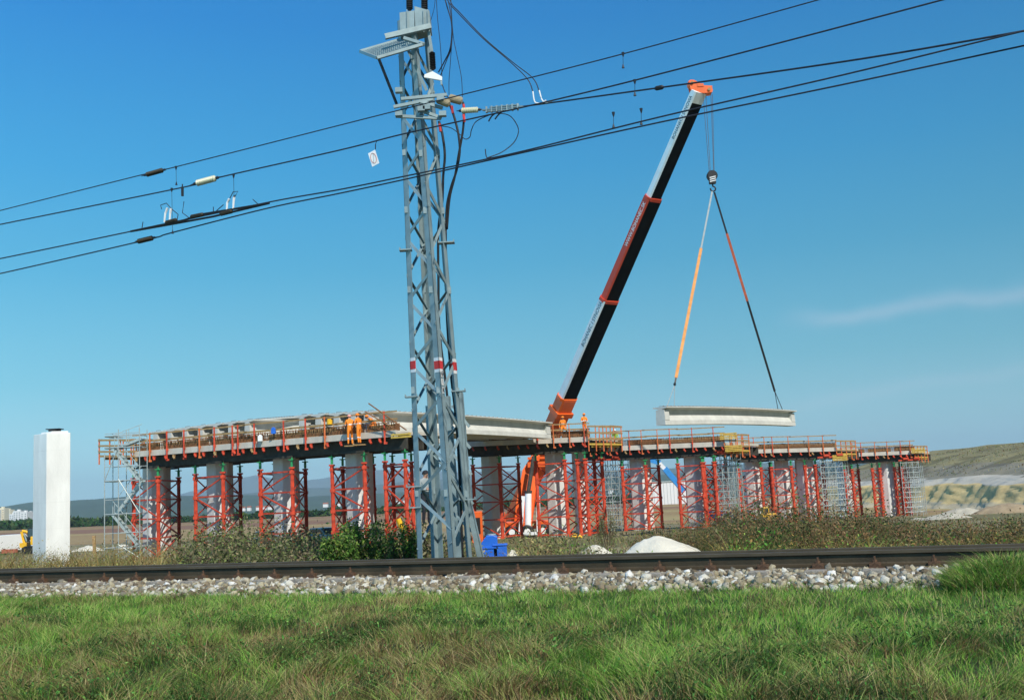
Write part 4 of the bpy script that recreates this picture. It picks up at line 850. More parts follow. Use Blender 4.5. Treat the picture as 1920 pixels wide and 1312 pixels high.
# ------------------------------------------------------------------ mobile crane
def crane():
    B = at(956, 992, 110); T = at(1309, 176, 84); g = gzf(B.x, B.y)
    root = thing('mobile_crane', (B.x, B.y, g), 'orange, white and black telescopic mobile crane behind the viaduct lifting a girder', 'crane')
    a = (T - B).normalized(); hd = a.xy.to_3d().normalized(); side = V(0, 0, 1).cross(hd).normalized()
    if side.y > 0: side = -side
    und = a.cross(side).normalized()
    if und.z > 0: und = -und
    Ltot = (T - B).length
    def f_of(px, py):   # fraction along the boom where it crosses pixel row py
        lo, hi = 0., 1.1
        for _ in range(40):
            mid = (lo + hi) / 2; P = CM.inverted() @ (B + a * Ltot * mid - V(0, 0, CAMZ)); y = 656 - FPX * P.y / -P.z
            if y > py: lo = mid
            else: hi = mid
        return lo
    def section(name, f0, f1, ws, wu, mats, cr=.12):
        """box boom: width ws across the side face (depth of the box), wu across the underside"""
        m = MB(); o = B + a * Ltot * f0; h, w_ = ws / 2, wu / 2; c_ = cr
        prof = [(-w_ + c_, -h), (w_ - c_, -h), (w_, -h + c_), (w_, h - c_), (w_ - c_, h), (-w_ + c_, h), (-w_, h - c_), (-w_, -h + c_)]
        m.extrude(prof, o, side, und, a, Ltot * (f1 - f0)); o_ = m.build(name, mats, root)
        # side(+) faces get mat0, the rest mat1
        if len(mats) > 1:
            for p in o_.data.polygons:
                p.material_index = 0 if (p.normal.dot(side) > .5) else 1
        return o_
    f1, f2, f3 = f_of(0, 745), f_of(0, 562), f_of(0, 372); fh = f_of(0, 192)
    W1, U1 = 1.5, 1.62
    s0 = section('boom_base', .0, f1, 1.35, 1.60, [M['crane_orange']])
    s1 = section('boom_section', f1, f2, .98, 1.72, [M['crane_white'], M['crane_black']])
    s2 = section('boom_section', f2, f3, .87, 1.58, [M['crane_red'], M['crane_black']])
    s3 = section('boom_section', f3, fh, .74, 1.34, [M['crane_white'], M['crane_black']])
    s4 = section('boom_tip', fh, fh + .02, .74, 1.34, [M['crane_white']])
    for f, w_, par in ((f1, 1.86, s0), (f2, 1.72, s1), (f3, 1.52, s2)): 
        m = MB(); o = B + a * (Ltot * f - .15); h = w_ / 2 - .1; k = w_ / 2
        h *= .78; k *= 1.08; m.extrude([(-k + .3, -h), (k - .3, -h), (k, -h + .3), (k, h - .3), (k - .3, h), (-k + .3, h), (-k, h - .3), (-k, -h + .3)], o, side, und, a, .3); m.build('collar', M['crane_orange'] if par is s0 else M['crane_red'], par)
    fr = f_of(0, 775); m = MB(); m.extrude([(-.95, -.8), (.95, -.8), (.95, .82), (-.95, .82)], B + a * Ltot * fr, side, und, a, .5); m.build('reinforcing_band', M['crane_orange'], s0)
    # lettering on the side faces
    def face_text(txt, fa, fb, ws, par, wu, mat, mirror=False):
        mid = B + a * Ltot * (fa + fb) / 2 + side * (wu / 2 + .006) + und * (ws * .12); x_ = a; z_ = side; y_ = z_.cross(x_); Rm = Matrix((x_, y_, z_)).transposed(); L_ = Ltot * (fb - fa)
        o = text_obj(txt, mid, Rm, 1.0, mat, None, 'lettering', .004); d = o.dimensions.x or 1; sc_ = L_ / d; ysc = min(ws * .46 / .72, sc_ * 1.6)
        for v in o.data.vertices: v.co.x *= sc_; v.co.y *= ysc
        MW = Matrix.Translation(mid) @ Rm.to_4x4(); me = o.data
        me.transform(world_of(par).inverted() @ MW); o.matrix_world = Matrix(); o.parent = par; o.matrix_local = Matrix(); return o
    face_text('BOHANEC I SYNOVIA', f_of(0, 648), f_of(0, 566), 0.98, s1, 1.72, M['black'])
    face_text('WWW.BOHANEC.SK', f_of(0, 462), f_of(0, 380), .87, s2, 1.58, M['crane_white'])
    face_text('BOHANEC I SYNOVIA', f_of(0, 262), f_of(0, 182), .74, s3, 1.34, M['black'])
    # head with sheaves
    hd_ = B + a * Ltot * (fh + .02); right = V(1, 0, 0)
    m = MB(); q0, q1, q2 = at(1292, 157, 84), at(1312, 163, 84), at(1334, 170, 84)
    for dy in (-.35, .35): m.add([p + V(0, dy + e, 0) for e in (0, .06) for p in (at(1290, 155, 84), at(1300, 153, 84), at(1318, 163, 84), at(1334, 164, 84), at(1334, 176, 84), at(1318, 178, 84), at(1294, 172, 84))], [tuple(range(7)), tuple(range(7, 14))[::-1]] + [(i, 7 + i, 7 + (i + 1) % 7, (i + 1) % 7) for i in range(7)])
    m.box(q1, (.5, .8, .25)); m.build('boom_head', M['crane_orange'], root)
    for p in (at(1296, 159, 84), at(1328, 171, 84)):
        MB().tube(p + V(0, -.25, 0), p + V(0, .25, 0), .33, n=18).build('sheave', M['crane_orange'], root); MB().tube(p + V(0, -.45, 0), p + V(0, .45, 0), .12, n=12).build('sheave_pin', M['timber'], root)
    # hoist ropes and hook block
    hk = at(1335, 330, 81.5)
    for dx, dy in ((-.42, -.2), (-.12, .2), (.22, -.2), (.42, .2)):
        top_ = at(1327, 176, 84) + V(dx * (1.0), dy, 0); MB().path([top_, hk + V(dx * .55, dy, .3)], .022, 5).build('hoist_rope', M['wire'], root)
    hb = MB(); hb.lathe(hk + V(0, -.22, 0), hk + V(0, .22, 0), [(0, .36), (.1, .42), (.9, .42), (1, .36)], 18); hb.box(hk + V(0, 0, -.38), (.5, .4, .5)); ho = hb.build('hook_block', M['black'], root)
    for i in range(3): MB().bar(hk + V(-.24, -.235, -.2 - i * .16), hk + V(.24, -.235, -.1 - i * .16), .02, .07).build('warning_stripe', M['white'], ho)
    m = MB(); c = hk + V(0, 0, -1.0); m.path([c + V(0, 0, .4), c + V(0, 0, .15)] + [c + V(.2 * math.sin(k), 0, .2 * math.cos(k) - .05) for k in np.linspace(.2, 5, 10)], .06, 8); m.build('hook', M['black'], ho)
    # ram
    r0, r1, r2 = at(990, 1000, 98), at(990.5, 922, 98.5), at(1000, 862, 99.5)
    MB().tube(r0, r1, .30, n=16).build('ram_cylinder', M['crane_white'], root); m = MB(); m.tube(r1, r1 + (r2 - r1) * 1.1, .19, n=14); m.tube(r1 - V(0, 0, .1), r1 + V(0, 0, .12), .36, n=14); m.build('ram_rod', M['dark_steel'], root)
    m = MB()
    for x in (975, 1010): m.bar(at(x, 1006, 97), at(x + (6 if x < 990 else -1), 930, 97.5), .34, .3)
    m.bar(at(972, 1003, 96.9), at(1012, 1001, 96.9), .3, .45); m.build('turret_frame', M['crane_white'], root)
    m = MB(); m.add([p + V(0, e, 0) for e in (0, 1.4) for p in (at(962, 1003, 100), at(994, 1003, 100), at(1010, 900, 101), at(1012, 852, 102), at(998, 852, 102), at(980, 880, 101), at(968, 940, 100))], [tuple(range(7)), tuple(range(7, 14))[::-1]] + [(i, 7 + i, 7 + (i + 1) % 7, (i + 1) % 7) for i in range(7)])
    m.build('turret', M['crane_orange'], root)
    m = MB(); m.box(at(1015, 870, 101) + V(0, 0, 0), (2.6, .8, .5)); m.box(at(1015, 858, 101.2), (2.6, .6, .22)); m.build('luffing_bracket', M['crane_orange'], root)
    m = MB(); p = at(975, 1010, 99); m.box((p.x, 99.5, g + 1.15), (5.5, 3., .7)); m.box((p.x - 2.2, 99.5, g + 1.9), (1.9, 2.6, 1.0)); m.build('carrier', M['crane_orange'], root, bevel=.05)
    m = MB(); m.box((p.x - 2.2, 98.15, g + 2.0), (1.5, .06, .6)); m.build('cab_window', M['glass'], root)
    for x in (-2.1, -.7, .7, 2.1):
        mb = MB(); mb.lathe((p.x + x, 97.75, g + .6), (p.x + x, 98.3, g + .6), [(0, .45), (.1, .6), (.9, .6), (1, .45)], 20); wv = mb.build('wheel', M['black'], root)
        MB().tube((p.x + x, 97.72, g + .6), (p.x + x, 97.8, g + .6), .28, n=14).build('rim', M['crane_white'], wv)
    return hk
HK = crane()
# slings
hook = HK + V(0, 0, -.95)
GA, GB = at(1237, 763, 73.5), at(1482, 770.5, 88.5); gd = (GB - GA).normalized()
def along(px_):
    lo, hi = 0., 1.
    for _ in range(30):
        mid = (lo + hi) / 2; P = CM.inverted() @ (GA.lerp(GB, mid) - V(0, 0, CAMZ)); x = 960 + FPX * P.x / -P.z
        if x < px_: lo = mid
        else: hi = mid
    return GA.lerp(GB, lo)
for ex, (m0, m1), split, lab in (((1250, 1264), ('sling_or', 'silver'), .93, 'orange webbing sling from hook to the left end of the hanging girder'), ((1459, 1468), ('sling_red', 'black'), .5, 'red and black webbing sling from hook to the right end of the hanging girder')):
    e = (along(ex[0]) + along(ex[1])) / 2 + V(0, 0, .05); root = thing('lifting_sling', hook, lab, 'sling', 'slings under the crane hook'); d = e - hook; j = hook + d * .91
    def strap(f0, f1, w, mat):
        m = MB(); m.bar(hook + d * f0, hook + d * f1, w, .03, up=(0, 1, 0)); m.build('webbing', M[mat], root)
    if m0 == 'sling_or': strap(.02, .3, .13, 'greycloth'); strap(.3, .88, .22, m0); strap(.88, .91, .12, 'black')
    else: strap(.02, .2, .14, 'darkcloth'); strap(.2, .5, .2, m0); strap(.5, .91, .17, 'black')
    for x in ex: MB().path([j, along(x) + V(0, 0, .02)], .03, 5).build('wire_leg', M['wire'] if m0 != 'sling_or' else M['silver'], root)
    MB().lathe(j - d.normalized() * .18, j + d.normalized() * .1, [(0, .04), (.5, .11), (1, .04)], 8).build('shackle', M['black'], root)
# ------------------------------------------------------------------ quarry hillside on the right
def hillside():
    prof = [(-3, -6.5), (0, -5.0), (1.2, -4.4), (2.4, -3.2), (3.6, -1.5), (4.6, -1.1), (6, -.55), (9, -.1), (14, 1.5), (22, 3.4), (32, 4.7), (45, 5.4), (60, 5.8), (90, 6.2), (160, 4), (300, -6), (420, -14)]
    us_ = np.linspace(-.6, 2.2, 420); A = at(1500, 950, 215).xy; Bq = at(1950, 950, 132).xy; d = Bq - A; nrm = Vector((-d.y, d.x)).normalized()
    if nrm.y < 0: nrm = -nrm
    vs = []; cols = []; pu = np.concatenate([np.linspace(prof[i][0], prof[i + 1][0], 7, endpoint=False) for i in range(len(prof) - 1)] + [[420]])
    pz = np.interp(pu, [a for a, b in prof], [b for a, b in prof])
    for i, u in enumerate(us_):
        for j, (o, z) in enumerate(zip(pu, pz)):
            wob = (fbm(u * 22, 3.3, 77) - .5) * 5 + (fbm(u * 75 + z * 3.1, z * 1.3, 78) - .5) * .7 * (1 if 0 < o < 12 else .3)
            p = A + d * u + nrm * (o + wob); fade = min(max((u + .55) / .45, 0), 1); zz = z + (fbm(p.x * .09, p.y * .09, 79) - .5) * (1.1 if o > 5 else .5) * min(1, max(0, (o + 2) / 4)) + (fbm(u * 3, 1.1, 80) - .5) * .8 * (o > 20)
            zz = -5.5 + (zz + 5.5) * (fade * fade * (3 - 2 * fade)); vs.append((p.x, p.y, zz))
            n1 = fbm(p.x * .12, p.y * .12 + zz * .5, 81); h_ = zz + (n1 - .5) * 1.4
            if h_ < -1.35: c_ = np.array([.66, .49, .22]) * (.72 + .5 * fbm(u * 70, zz * 4.5, 82)) if h_ > -3.9 else np.array([.50, .42, .27])
            elif h_ < -.35: c_ = np.array([.47, .44, .36])
            elif h_ < 1.6: c_ = np.array([.20, .18, .11]) * (1 - .3 * n1) + .1 * n1
            else: c_ = np.array([.23, .205, .10]) * (.8 + .5 * n1)
            if -.35 < h_ < 5 and fbm(p.x * .35, p.y * .35, 83) > .62: c_ = c_ * .62
            cols.append(c_)
    m_ = len(pu); n_ = len(us_); ii, jj = np.meshgrid(np.arange(n_ - 1), np.arange(m_ - 1), indexing='ij'); a = (ii * m_ + jj).ravel()
    o = np_mesh('hillside', np.array(vs), np.stack([a, a + m_, a + m_ + 1, a + 1], 1), 4, material('quarry_hill', (.95, .95, .95), .95, var=.22, scale=.55, bump=.9, bscale=2.5, attr='Col'), np.array(cols), smooth=True)
    tag(o, 'grassy hill cut by a yellow sand quarry face behind the viaduct', kind='structure')
    # tufts of dry grass over the top
    n = 26000; u = rng.uniform(0, 1.9, n); of = rng.uniform(6, 75, n)
    gx = A.x + d.x * u + nrm.x * of; gy = A.y + d.y * u + nrm.y * of
    from mathutils.bvhtree import BVHTree
    bv = BVHTree.FromPolygons([Vector(v) for v in vs], [tuple(int(k) for k in f) for f in np.stack([a, a + m_, a + m_ + 1, a + 1], 1)]); base = []
    for x, y in zip(gx, gy):
        h_ = bv.ray_cast(Vector((x, y, 40)), Vector((0, 0, -1)))
        if h_[0] is not None and h_[0].z > -.2: base.append(tuple(h_[0]))
    base = np.array(base); n = len(base); k1 = fbm(base[:, 0] * .2, base[:, 1] * .2, 5); col = pick('weed', n) * 1.35; g = k1 > .5; col[g] = pick('straw', g.sum()) * .8
    v, f, c_ = blades(base - np.array([0, 0, .1]), rng.uniform(.15, .5, n) * (k1 + .4), rng.uniform(.08, .28, n), rng.normal(0, .4, (n, 2)), col, 2)
    o = np_mesh('hill_grass', v, f, 3, M['leaf'], c_); tag(o, 'dry scrubby grass covering the hill above the quarry face', 'grass', kind='stuff')
hillside()
# ------------------------------------------------------------------ far hills
def ridge(name, dist, pts, col, label, depth=1500, seed=3, noise_amp=.12):
    """pts: (px, height above camera in metres)"""
    xs = np.linspace(-1500, 3300, 320); hs_ = np.interp(xs, [a for a, b in pts], [b for a, b in pts]); vs = []
    for x, h_ in zip(xs, hs_):
        dx = (x - 960) / FPX
        hh = h_ * (1 + (fbm(np.array([x * .012]), np.array([seed * 1.]), seed)[0] - .5) * noise_amp * 2)
        for o, f in ((0, -.45), (.12, .15), (.3, .6), (.5, .88), (.7, 1.), (1., .8), (1.6, .1)):
            Y = dist + o * depth; vs.append((dx * Y, Y, -25 + (hh + 25) * f if f > 0 else -40))
    m_ = 7; n_ = len(xs); ii, jj = np.meshgrid(np.arange(n_ - 1), np.arange(m_ - 1), indexing='ij'); a = (ii * m_ + jj).ravel()
    mt = material(name + '_wood', col, .95, var=.35, scale=.004, bump=0)
    o = np_mesh(name, np.array(vs), np.stack([a, a + m_, a + m_ + 1, a + 1], 1), 4, mt, smooth=True); tag(o, label, kind='structure')
ridge('hills', 2600, [(-1500, 30), (-300, 34), (0, 34), (45, 42), (130, 44), (230, 48), (330, 42), (480, 30), (560, 16), (800, 15), (1000, 24), (1250, 34), (1500, 40), (3300, 40)], (.035, .062, .03), 'dark wooded hills beyond the town')
ridge('distant_hills', 5500, [(-1500, 30), (200, 30), (450, 66), (560, 78), (640, 72), (780, 95), (1000, 80), (1300, 90), (3300, 60)], (.05, .07, .04), 'distant blue hills behind the wooded ones', depth=1500, seed=9)
ridge('mountains', 9500, [(-1500, 20), (250, 60), (350, 170), (470, 310), (560, 230), (700, 290), (860, 210), (1200, 160), (3300, 60)], (.06, .075, .05), 'faint pale mountains on the horizon', depth=2500, seed=13)
# forest belt / hedges far out: many leafy clumps
def wood(name, n, Yr, pxr, zfun, hr, palname, label, per=260, kind='stuff', lsz=.5):
    parts = []
    for i in range(n):
        Y = rng.uniform(*Yr); px = rng.uniform(*pxr); x = (px - 960) / FPX * Y; h_ = rng.uniform(*hr); z = zfun(x, Y)
        m = per; th = rng.uniform(0, 2 * np.pi, m); ph_ = rng.uniform(-.3, 1, m); r_ = rng.uniform(.75, 1.05, m); w_ = h_ * rng.uniform(.45, .7)
        cen = np.stack([x + w_ * r_ * np.cos(th) * np.sqrt(1 - ph_ ** 2 * .9), Y + w_ * r_ * np.sin(th) * np.sqrt(1 - ph_ ** 2 * .9), z + h_ * .5 + h_ * .5 * ph_ * r_], 1)
        sh = rng.uniform(.6, 1.3); parts.append(leaves(cen, rng.uniform(.7, 1.6, m) * lsz * h_ / 6, pick(palname, m) * sh * .8, 0))
    v, f, c_ = merge(parts); o = np_mesh(name, v, f, 3, M['leaf'], c_); return tag(o, label, 'trees', kind=kind)
zf = lambda x, y: float(zt(t_of(x, y)))
wood('woodland', 230, (620, 860), (-120, 270), zf, (8, 12), 'dark', 'dark green wood behind the stubble field on the left', lsz=.9)
wood('woodland', 260, (560, 900), (250, 1300), zf, (6, 11), 'dark', 'dark tree belt beyond the field seen through the viaduct', lsz=.9)
wood('hedgerow', 60, (1000, 1250), (-60, 260), zf, (8, 15), 'dark', 'tree rows in front of the white apartment blocks', lsz=.9)
# town blocks
blk = [(6, 952, 13, 'house_y', 'cream, tallest one at the picture edge'), (17, 955, 12, 'house_y', 'cream, second from the picture edge'), (26, 963, 9, 'house', 'lower white one in the dip'), (36, 957, 14, 'house', 'broad white one'), (49, 959, 12, 'house', 'white one beside a taller broad block'), (58, 960, 8, 'house', 'white one touching the pier'), (-8, 955, 12, 'house', 'white one cut by the picture edge'), (68, 961, 9, 'house', 'white one mostly hidden by the pier')]
for x, y, w_, mt, lab in blk:
    Y = 1500 + random.uniform(-60, 60); tp = at(x, y, Y); wd = w_ * Y / FPX; z0 = -26; root = thing('apartment_block', (tp.x, Y, z0), 'distant apartment block, ' + lab, 'apartment block', 'apartment blocks of the distant town')
    MB().box((tp.x, Y, (tp.z + z0) / 2), (wd, 14, tp.z - z0)).build('wall', M[mt], root)
    m = MB()
    for zz in np.arange(tp.z - 3, z0 + 2, -3.):
        for k in range(max(2, int(wd / 3))): m.box((tp.x - wd / 2 + (k + .5) * wd / max(2, int(wd / 3)), Y - 7.03, zz), (1.3, .1, 1.4))
    m.build('window_grid', M['win'], root); MB().box((tp.x, Y, tp.z + .9), (wd * .3, 5, 1.8)).build('lift_house', M[mt], root)
random.seed(5)
for i in range(16):
    px = [475, 486, 497, 508, 520, 533, 545, 447, 458, 600, 625, 1180, 1192, 1130, 735, 748][i]; Y = 1350 + random.uniform(-120, 120); x = (px - 960) / FPX * Y; z0 = zt(t_of(x, Y)) + 14; wd = random.uniform(3.5, 6)
    ord_ = 'leftmost second third fourth fifth sixth seventh eighth ninth tenth eleventh twelfth thirteenth fourteenth fifteenth rightmost'.split()
    rank = sorted([475, 486, 497, 508, 520, 533, 545, 447, 458, 600, 625, 1180, 1192, 1130, 735, 748]).index(px)
    root = thing('house', (x, Y, z0), f'tiny distant house, {ord_[rank]} of the sixteen on the slope seen under the viaduct', 'house', 'houses on the distant slope'); m = MB()
    MB().box((x, Y, z0 + 2.), (wd, 6, 4)).build('wall', M['house'], root)
    m.extrude([(-3.3, 0), (3.3, 0), (0, 1.6)], (x - wd / 2 - .3, Y, z0 + 4), (0, 1, 0), (0, 0, 1), (1, 0, 0), wd + .6); m.build('roof', M['roof'], root)
# warehouse seen between the piers
p = at(1262, 940, 300); root = thing('warehouse', (p.x, 300, zf(p.x, 300)), 'long low white warehouse on the field behind the blue lift arm', 'warehouse')
MB().box((p.x - 1, 306, zf(p.x, 300) + 3.1), (13, 12, 6.2)).build('wall', M['house'], root); MB().box((p.x - 1, 306, zf(p.x, 300) + 6.35), (13.4, 12.4, .3)).build('roof', M['silver'], root)
m = MB()
for i in range(14): m.box((p.x - 7 + i * .93, 299.96, zf(p.x, 300) + 3.1), (.08, .06, 6))
m.build('wall_rib', M['silver'], root)
# ------------------------------------------------------------------ vegetation band between track and viaduct
def ziter(x, y): return gz(x, y)
def weeds(name, label, n, trange, pxr, hfun, pals, seed=1, leaf_n=6, lsz=(.02, .05), lab2='weeds', wide=.012):
    t = rng.uniform(*trange, n * 2); px = rng.uniform(*pxr, n * 2); k = (px - 960) / FPX; Y = (t + T0) / (k * TN.x + TN.y); x = k * Y; keep = rng.uniform(0, 1, n * 2) < .5 + .0 * x; x, Y, t, px = x[keep], Y[keep], t[keep], px[keep]
    n1 = fbm(x * .55, Y * .55, seed); n2 = fbm(x * 1.4, Y * 1.4, seed + 9); h_ = hfun(px, t) * (.25 + 1.3 * n1) * rng.uniform(.5, 1.2, len(x)); ok = h_ > .04; x, Y, t, px, n1, n2, h_ = [q[ok] for q in (x, Y, t, px, n1, n2, h_)]
    z = gz(x, Y); m = len(x); base = np.stack([x, Y, z - .03], 1); pi = (n2 * (len(pals) + .6) - .7 + rng.uniform(-.4, .4, m)).clip(0, len(pals) - 1).astype(int); col = np.zeros((m, 3))
    for i, pl in enumerate(pals):
        q = pi == i; col[q] = pick(pl, q.sum())
    lean = np.stack([(n2 - .5) * 2.2, (n1 - .5) * 1.2], 1); parts = [blades(base, h_, rng.uniform(.6, 1.4, m) * wide, lean, col, 3)]
    for r_ in range(leaf_n):
        f = rng.uniform(.15, 1.02, m); cen = base + np.stack([lean[:, 0] * h_ * .6 * f ** 2, lean[:, 1] * h_ * .6 * f ** 2, h_ * (f - .22 * f * f)], 1) + rng.normal(0, .05, (m, 3)) * (h_[:, None] * 1.1)
        parts.append(leaves(cen, rng.uniform(*lsz, m), col * rng.uniform(.75, 1.3, (m, 1)), .2))
    v, f, c_ = merge(parts); o = np_mesh(name, v, f, 3, M['leaf'], c_); return tag(o, label, lab2, kind='stuff')
I = np.interp
weeds('weeds', 'brown and green seeding weeds along the far side of the track, left of the mast', 11000, (4.5, 13), (300, 900), lambda px, t: I(px, [300, 345, 420, 560, 620, 830, 900], [.7, 1.35, 1.75, 1.6, 1.25, 1.25, .8]) * I(t, [4, 7, 13], [.75, 1., 1.]), ['weed', 'weed', 'brown'], 3, 7, (.03, .06))
weeds('dry_grass', 'golden dry grass around the foot of the white pier', 5200, (6, 20), (-80, 330), lambda px, t: I(px, [0, 40, 140, 230, 330], [1.5, 1.4, 1.3, 1.4, 1.2]), ['gold', 'straw', 'weed'], 14, 2, (.02, .04), 'dry grass', .02)
weeds('weeds', 'low weeds and rubble growth right of the mast foot', 3000, (5, 14), (900, 1180), lambda px, t: I(px, [900, 960, 1000, 1060, 1110, 1180], [.4, 1.1, 1.6, 1.1, .7, .6]), ['straw', 'weed', 'green'], 23, 4, (.02, .05))
weeds('weeds', 'tall dark brown weeds on the right behind the track', 21000, (9, 25), (1165, 2100), lambda px, t: I(px, [1165, 1200, 1300, 1420, 1560, 1700, 1830, 2100], [1.2, 1.6, 2.0, 2.1, 1.95, 1.4, 1.2, 1.2]) * I(t, [9, 13, 22], [.75, .95, 1]) * np.where((px < 1330) & (t < 19.5), 0, 1), ['weed', 'brown', 'brown', 'dark', 'brown'], 33, 8, (.022, .05))
weeds('dry_grass', 'golden and green grass close behind the rails on the right', 5200, (3.2, 9), (1310, 2050), lambda px, t: I(px, [1310, 1340, 1500, 1700, 2050], [.9, 1.6, 1.2, .95, 1.1]), ['gold', 'gold', 'green', 'brown'], 43, 2, (.02, .04), 'dry grass')
weeds('weeds', 'green weeds at the top of the pale sand heap', 1600, (13, 19), (1060, 1200), lambda px, t: px * 0 + .6, ['green', 'dark'], 47, 6, (.03, .06))
weeds('site_grass', 'patchy grass on the building site ground under the viaduct', 9000, (20, 75), (-60, 1950), lambda px, t: px * 0 + .45, ['straw', 'weed', 'green'], 53, 1, (.04, .09), 'grass', .05)
# green bushes
def bush(px, Y, wpx, hpx_top, label, pal='bush', n=9500, twigs=40):
    g_ = on_ground(px, Y); top = at(px, hpx_top, Y).z; h_ = top - g_.z; w_ = wpx / 2 * Y / FPX; root = thing('bush', g_, label, 'bush', 'green bushes left of the mast')
    lob = [(rng.uniform(-.75, .75), rng.uniform(-.5, .5), rng.uniform(.3, .9), rng.uniform(.26, .42)) for _ in range(15)]; cen = []
    for a, b, c_, r_ in lob:
        m = n // 15; d = rng.normal(0, 1, (m, 3)); d /= np.linalg.norm(d, axis=1)[:, None]; rr = r_ * (rng.uniform(.45, 1.0, m) + .35 * rng.uniform(0, 1, m) ** 4)[:, None]; hgt = c_ * (1 - .35 * a * a)
        cen.append(np.array([a * w_, b * w_, hgt * h_]) + d * rr * np.array([w_ * .8, w_ * .7, h_ * .75]))
    cen = np.concatenate(cen); cen[:, 2] = np.abs(cen[:, 2]); v, f, c_ = leaves(cen, rng.uniform(.016, .042, len(cen)), pick(pal, len(cen)) * (.75 + .6 * fbm(cen[:, 0] * 3, cen[:, 2] * 3, 4)[:, None]), .2)
    np_mesh('foliage', v, f, 3, M['leaf'], c_, parent=root); m = MB()
    for i in range(twigs):
        a, b, c_, r_ = lob[i % 15]; m.path([g_ + V(a * w_ * .2, b * w_ * .2, 0), g_ + V(a * w_ * .6, b * w_ * .6, c_ * h_ * .5), g_ + V(a * w_ + random.uniform(-.1, .1), b * w_, c_ * h_ * random.uniform(.9, 1.3))], .014, 4, .004)
    m.build('stem', M['bark'], root, fixn=False)
bush(690, 21, 160, 984, 'wide bright green bush left of the mast'); bush(640, 20, 90, 1000, 'low green bush, leftmost in front of the third pier'); bush(752, 20.5, 80, 990, 'green bush touching the left mast leg', n=3400)
bush(590, 26, 70, 1001, 'small olive bush among brown weeds', 'weed', 3000); bush(800, 22, 60, 990, 'twiggy green-brown bush inside the mast foot', 'weed', 2600)
bush(1385, 62, 50, 955, 'tall thin olive bush before the second grey scaffold', 'weed', 2400); bush(1140, 50, 46, 958, 'dark olive bush below the first grey scaffold', 'weed', 2400)
# ------------------------------------------------------------------ spoil heaps
def heap(px, Y, wpx, ytop, label, mat='pile', seed=1, dep=.8, yb=None, name='sand_heap'):
    g_ = on_ground(px, Y); h_ = at(px, ytop, Y).z - g_.z; w_ = wpx / 2 * Y / FPX; n = 36; vs = []; fs = []
    for i in range(15):
        r_ = i / 14
        for j in range(n):
            a = 2 * math.pi * j / n; rr = r_ * (1 + (fbm(np.array([math.cos(a) * 1.5 + seed]), np.array([math.sin(a) * 1.5]), seed)[0] - .5) * .6)
            prof_ = (1 - r_) ** 1.15 if r_ > .25 else .78 - .35 * r_ ** 2 * 2; prof_ = max(0, 1 - r_ ** 2.2) ** 1.25
            nz_ = (fbm(np.array([rr * math.cos(a) * 4 + seed * 3]), np.array([rr * math.sin(a) * 4]), seed + 2)[0] - .5) * .5 * (1 - r_)
            vs.append((w_ * rr * math.cos(a), w_ * dep * rr * math.sin(a), h_ * (prof_ + nz_) - .25 * r_))
    for i in range(14):
        for j in range(n): fs.append((i * n + j, i * n + (j + 1) % n, (i + 1) * n + (j + 1) % n, (i + 1) * n + j))
    m = MB(); m.add([g_ + Vector(v) for v in vs], fs); o = one(m, name, M[mat], label, 'heap', 'spoil heaps', smooth=True, base=g_); return o
heap(1240, 29, 310, 1011, 'broad pale sand heap right behind the track, centre right', seed=2)
heap(1115, 29, 170, 1022, 'low pale rubble heap right of the mast', seed=4); heap(965, 26, 80, 1032, 'small pale rubble heap beside the blue container', seed=6)
heap(1775, 95, 130, 962, 'large pale heap left of the quarry foot', 'grey_pile', seed=8); heap(1808, 118, 110, 951, 'pale heap behind the large one at the quarry foot', 'grey_pile', seed=9); heap(1722, 100, 60, 969, 'small pale heap nearest to the far scaffold', 'grey_pile', seed=12)
heap(1890, 112, 140, 943, 'brown soil heap at the right edge', 'soil', 15, name='soil_heap'); heap(1850, 122, 150, 962, 'flat brown soil heap before the quarry face', 'soil', 17, name='soil_heap')
heap(800, 36.8, 110, 986, 'earth mound behind the bush where a worker stands', 'soil', 19, name='soil_heap')
heap(165, 108, 90, 1023, 'low pale strip of rubble right of the white pier', seed=21); heap(230, 112, 60, 1020, 'small pale rubble heap behind the stair scaffold', seed=23); heap(60, 116, 30, 1022, 'small pale heap by the yellow excavator', seed=25)
one(MB().bar(on_ground(178, 80), at(176, 1004, 80), .22, .12), 'marker_post', M['timber'], 'short wooden marker post in the field right of the white pier', 'post')
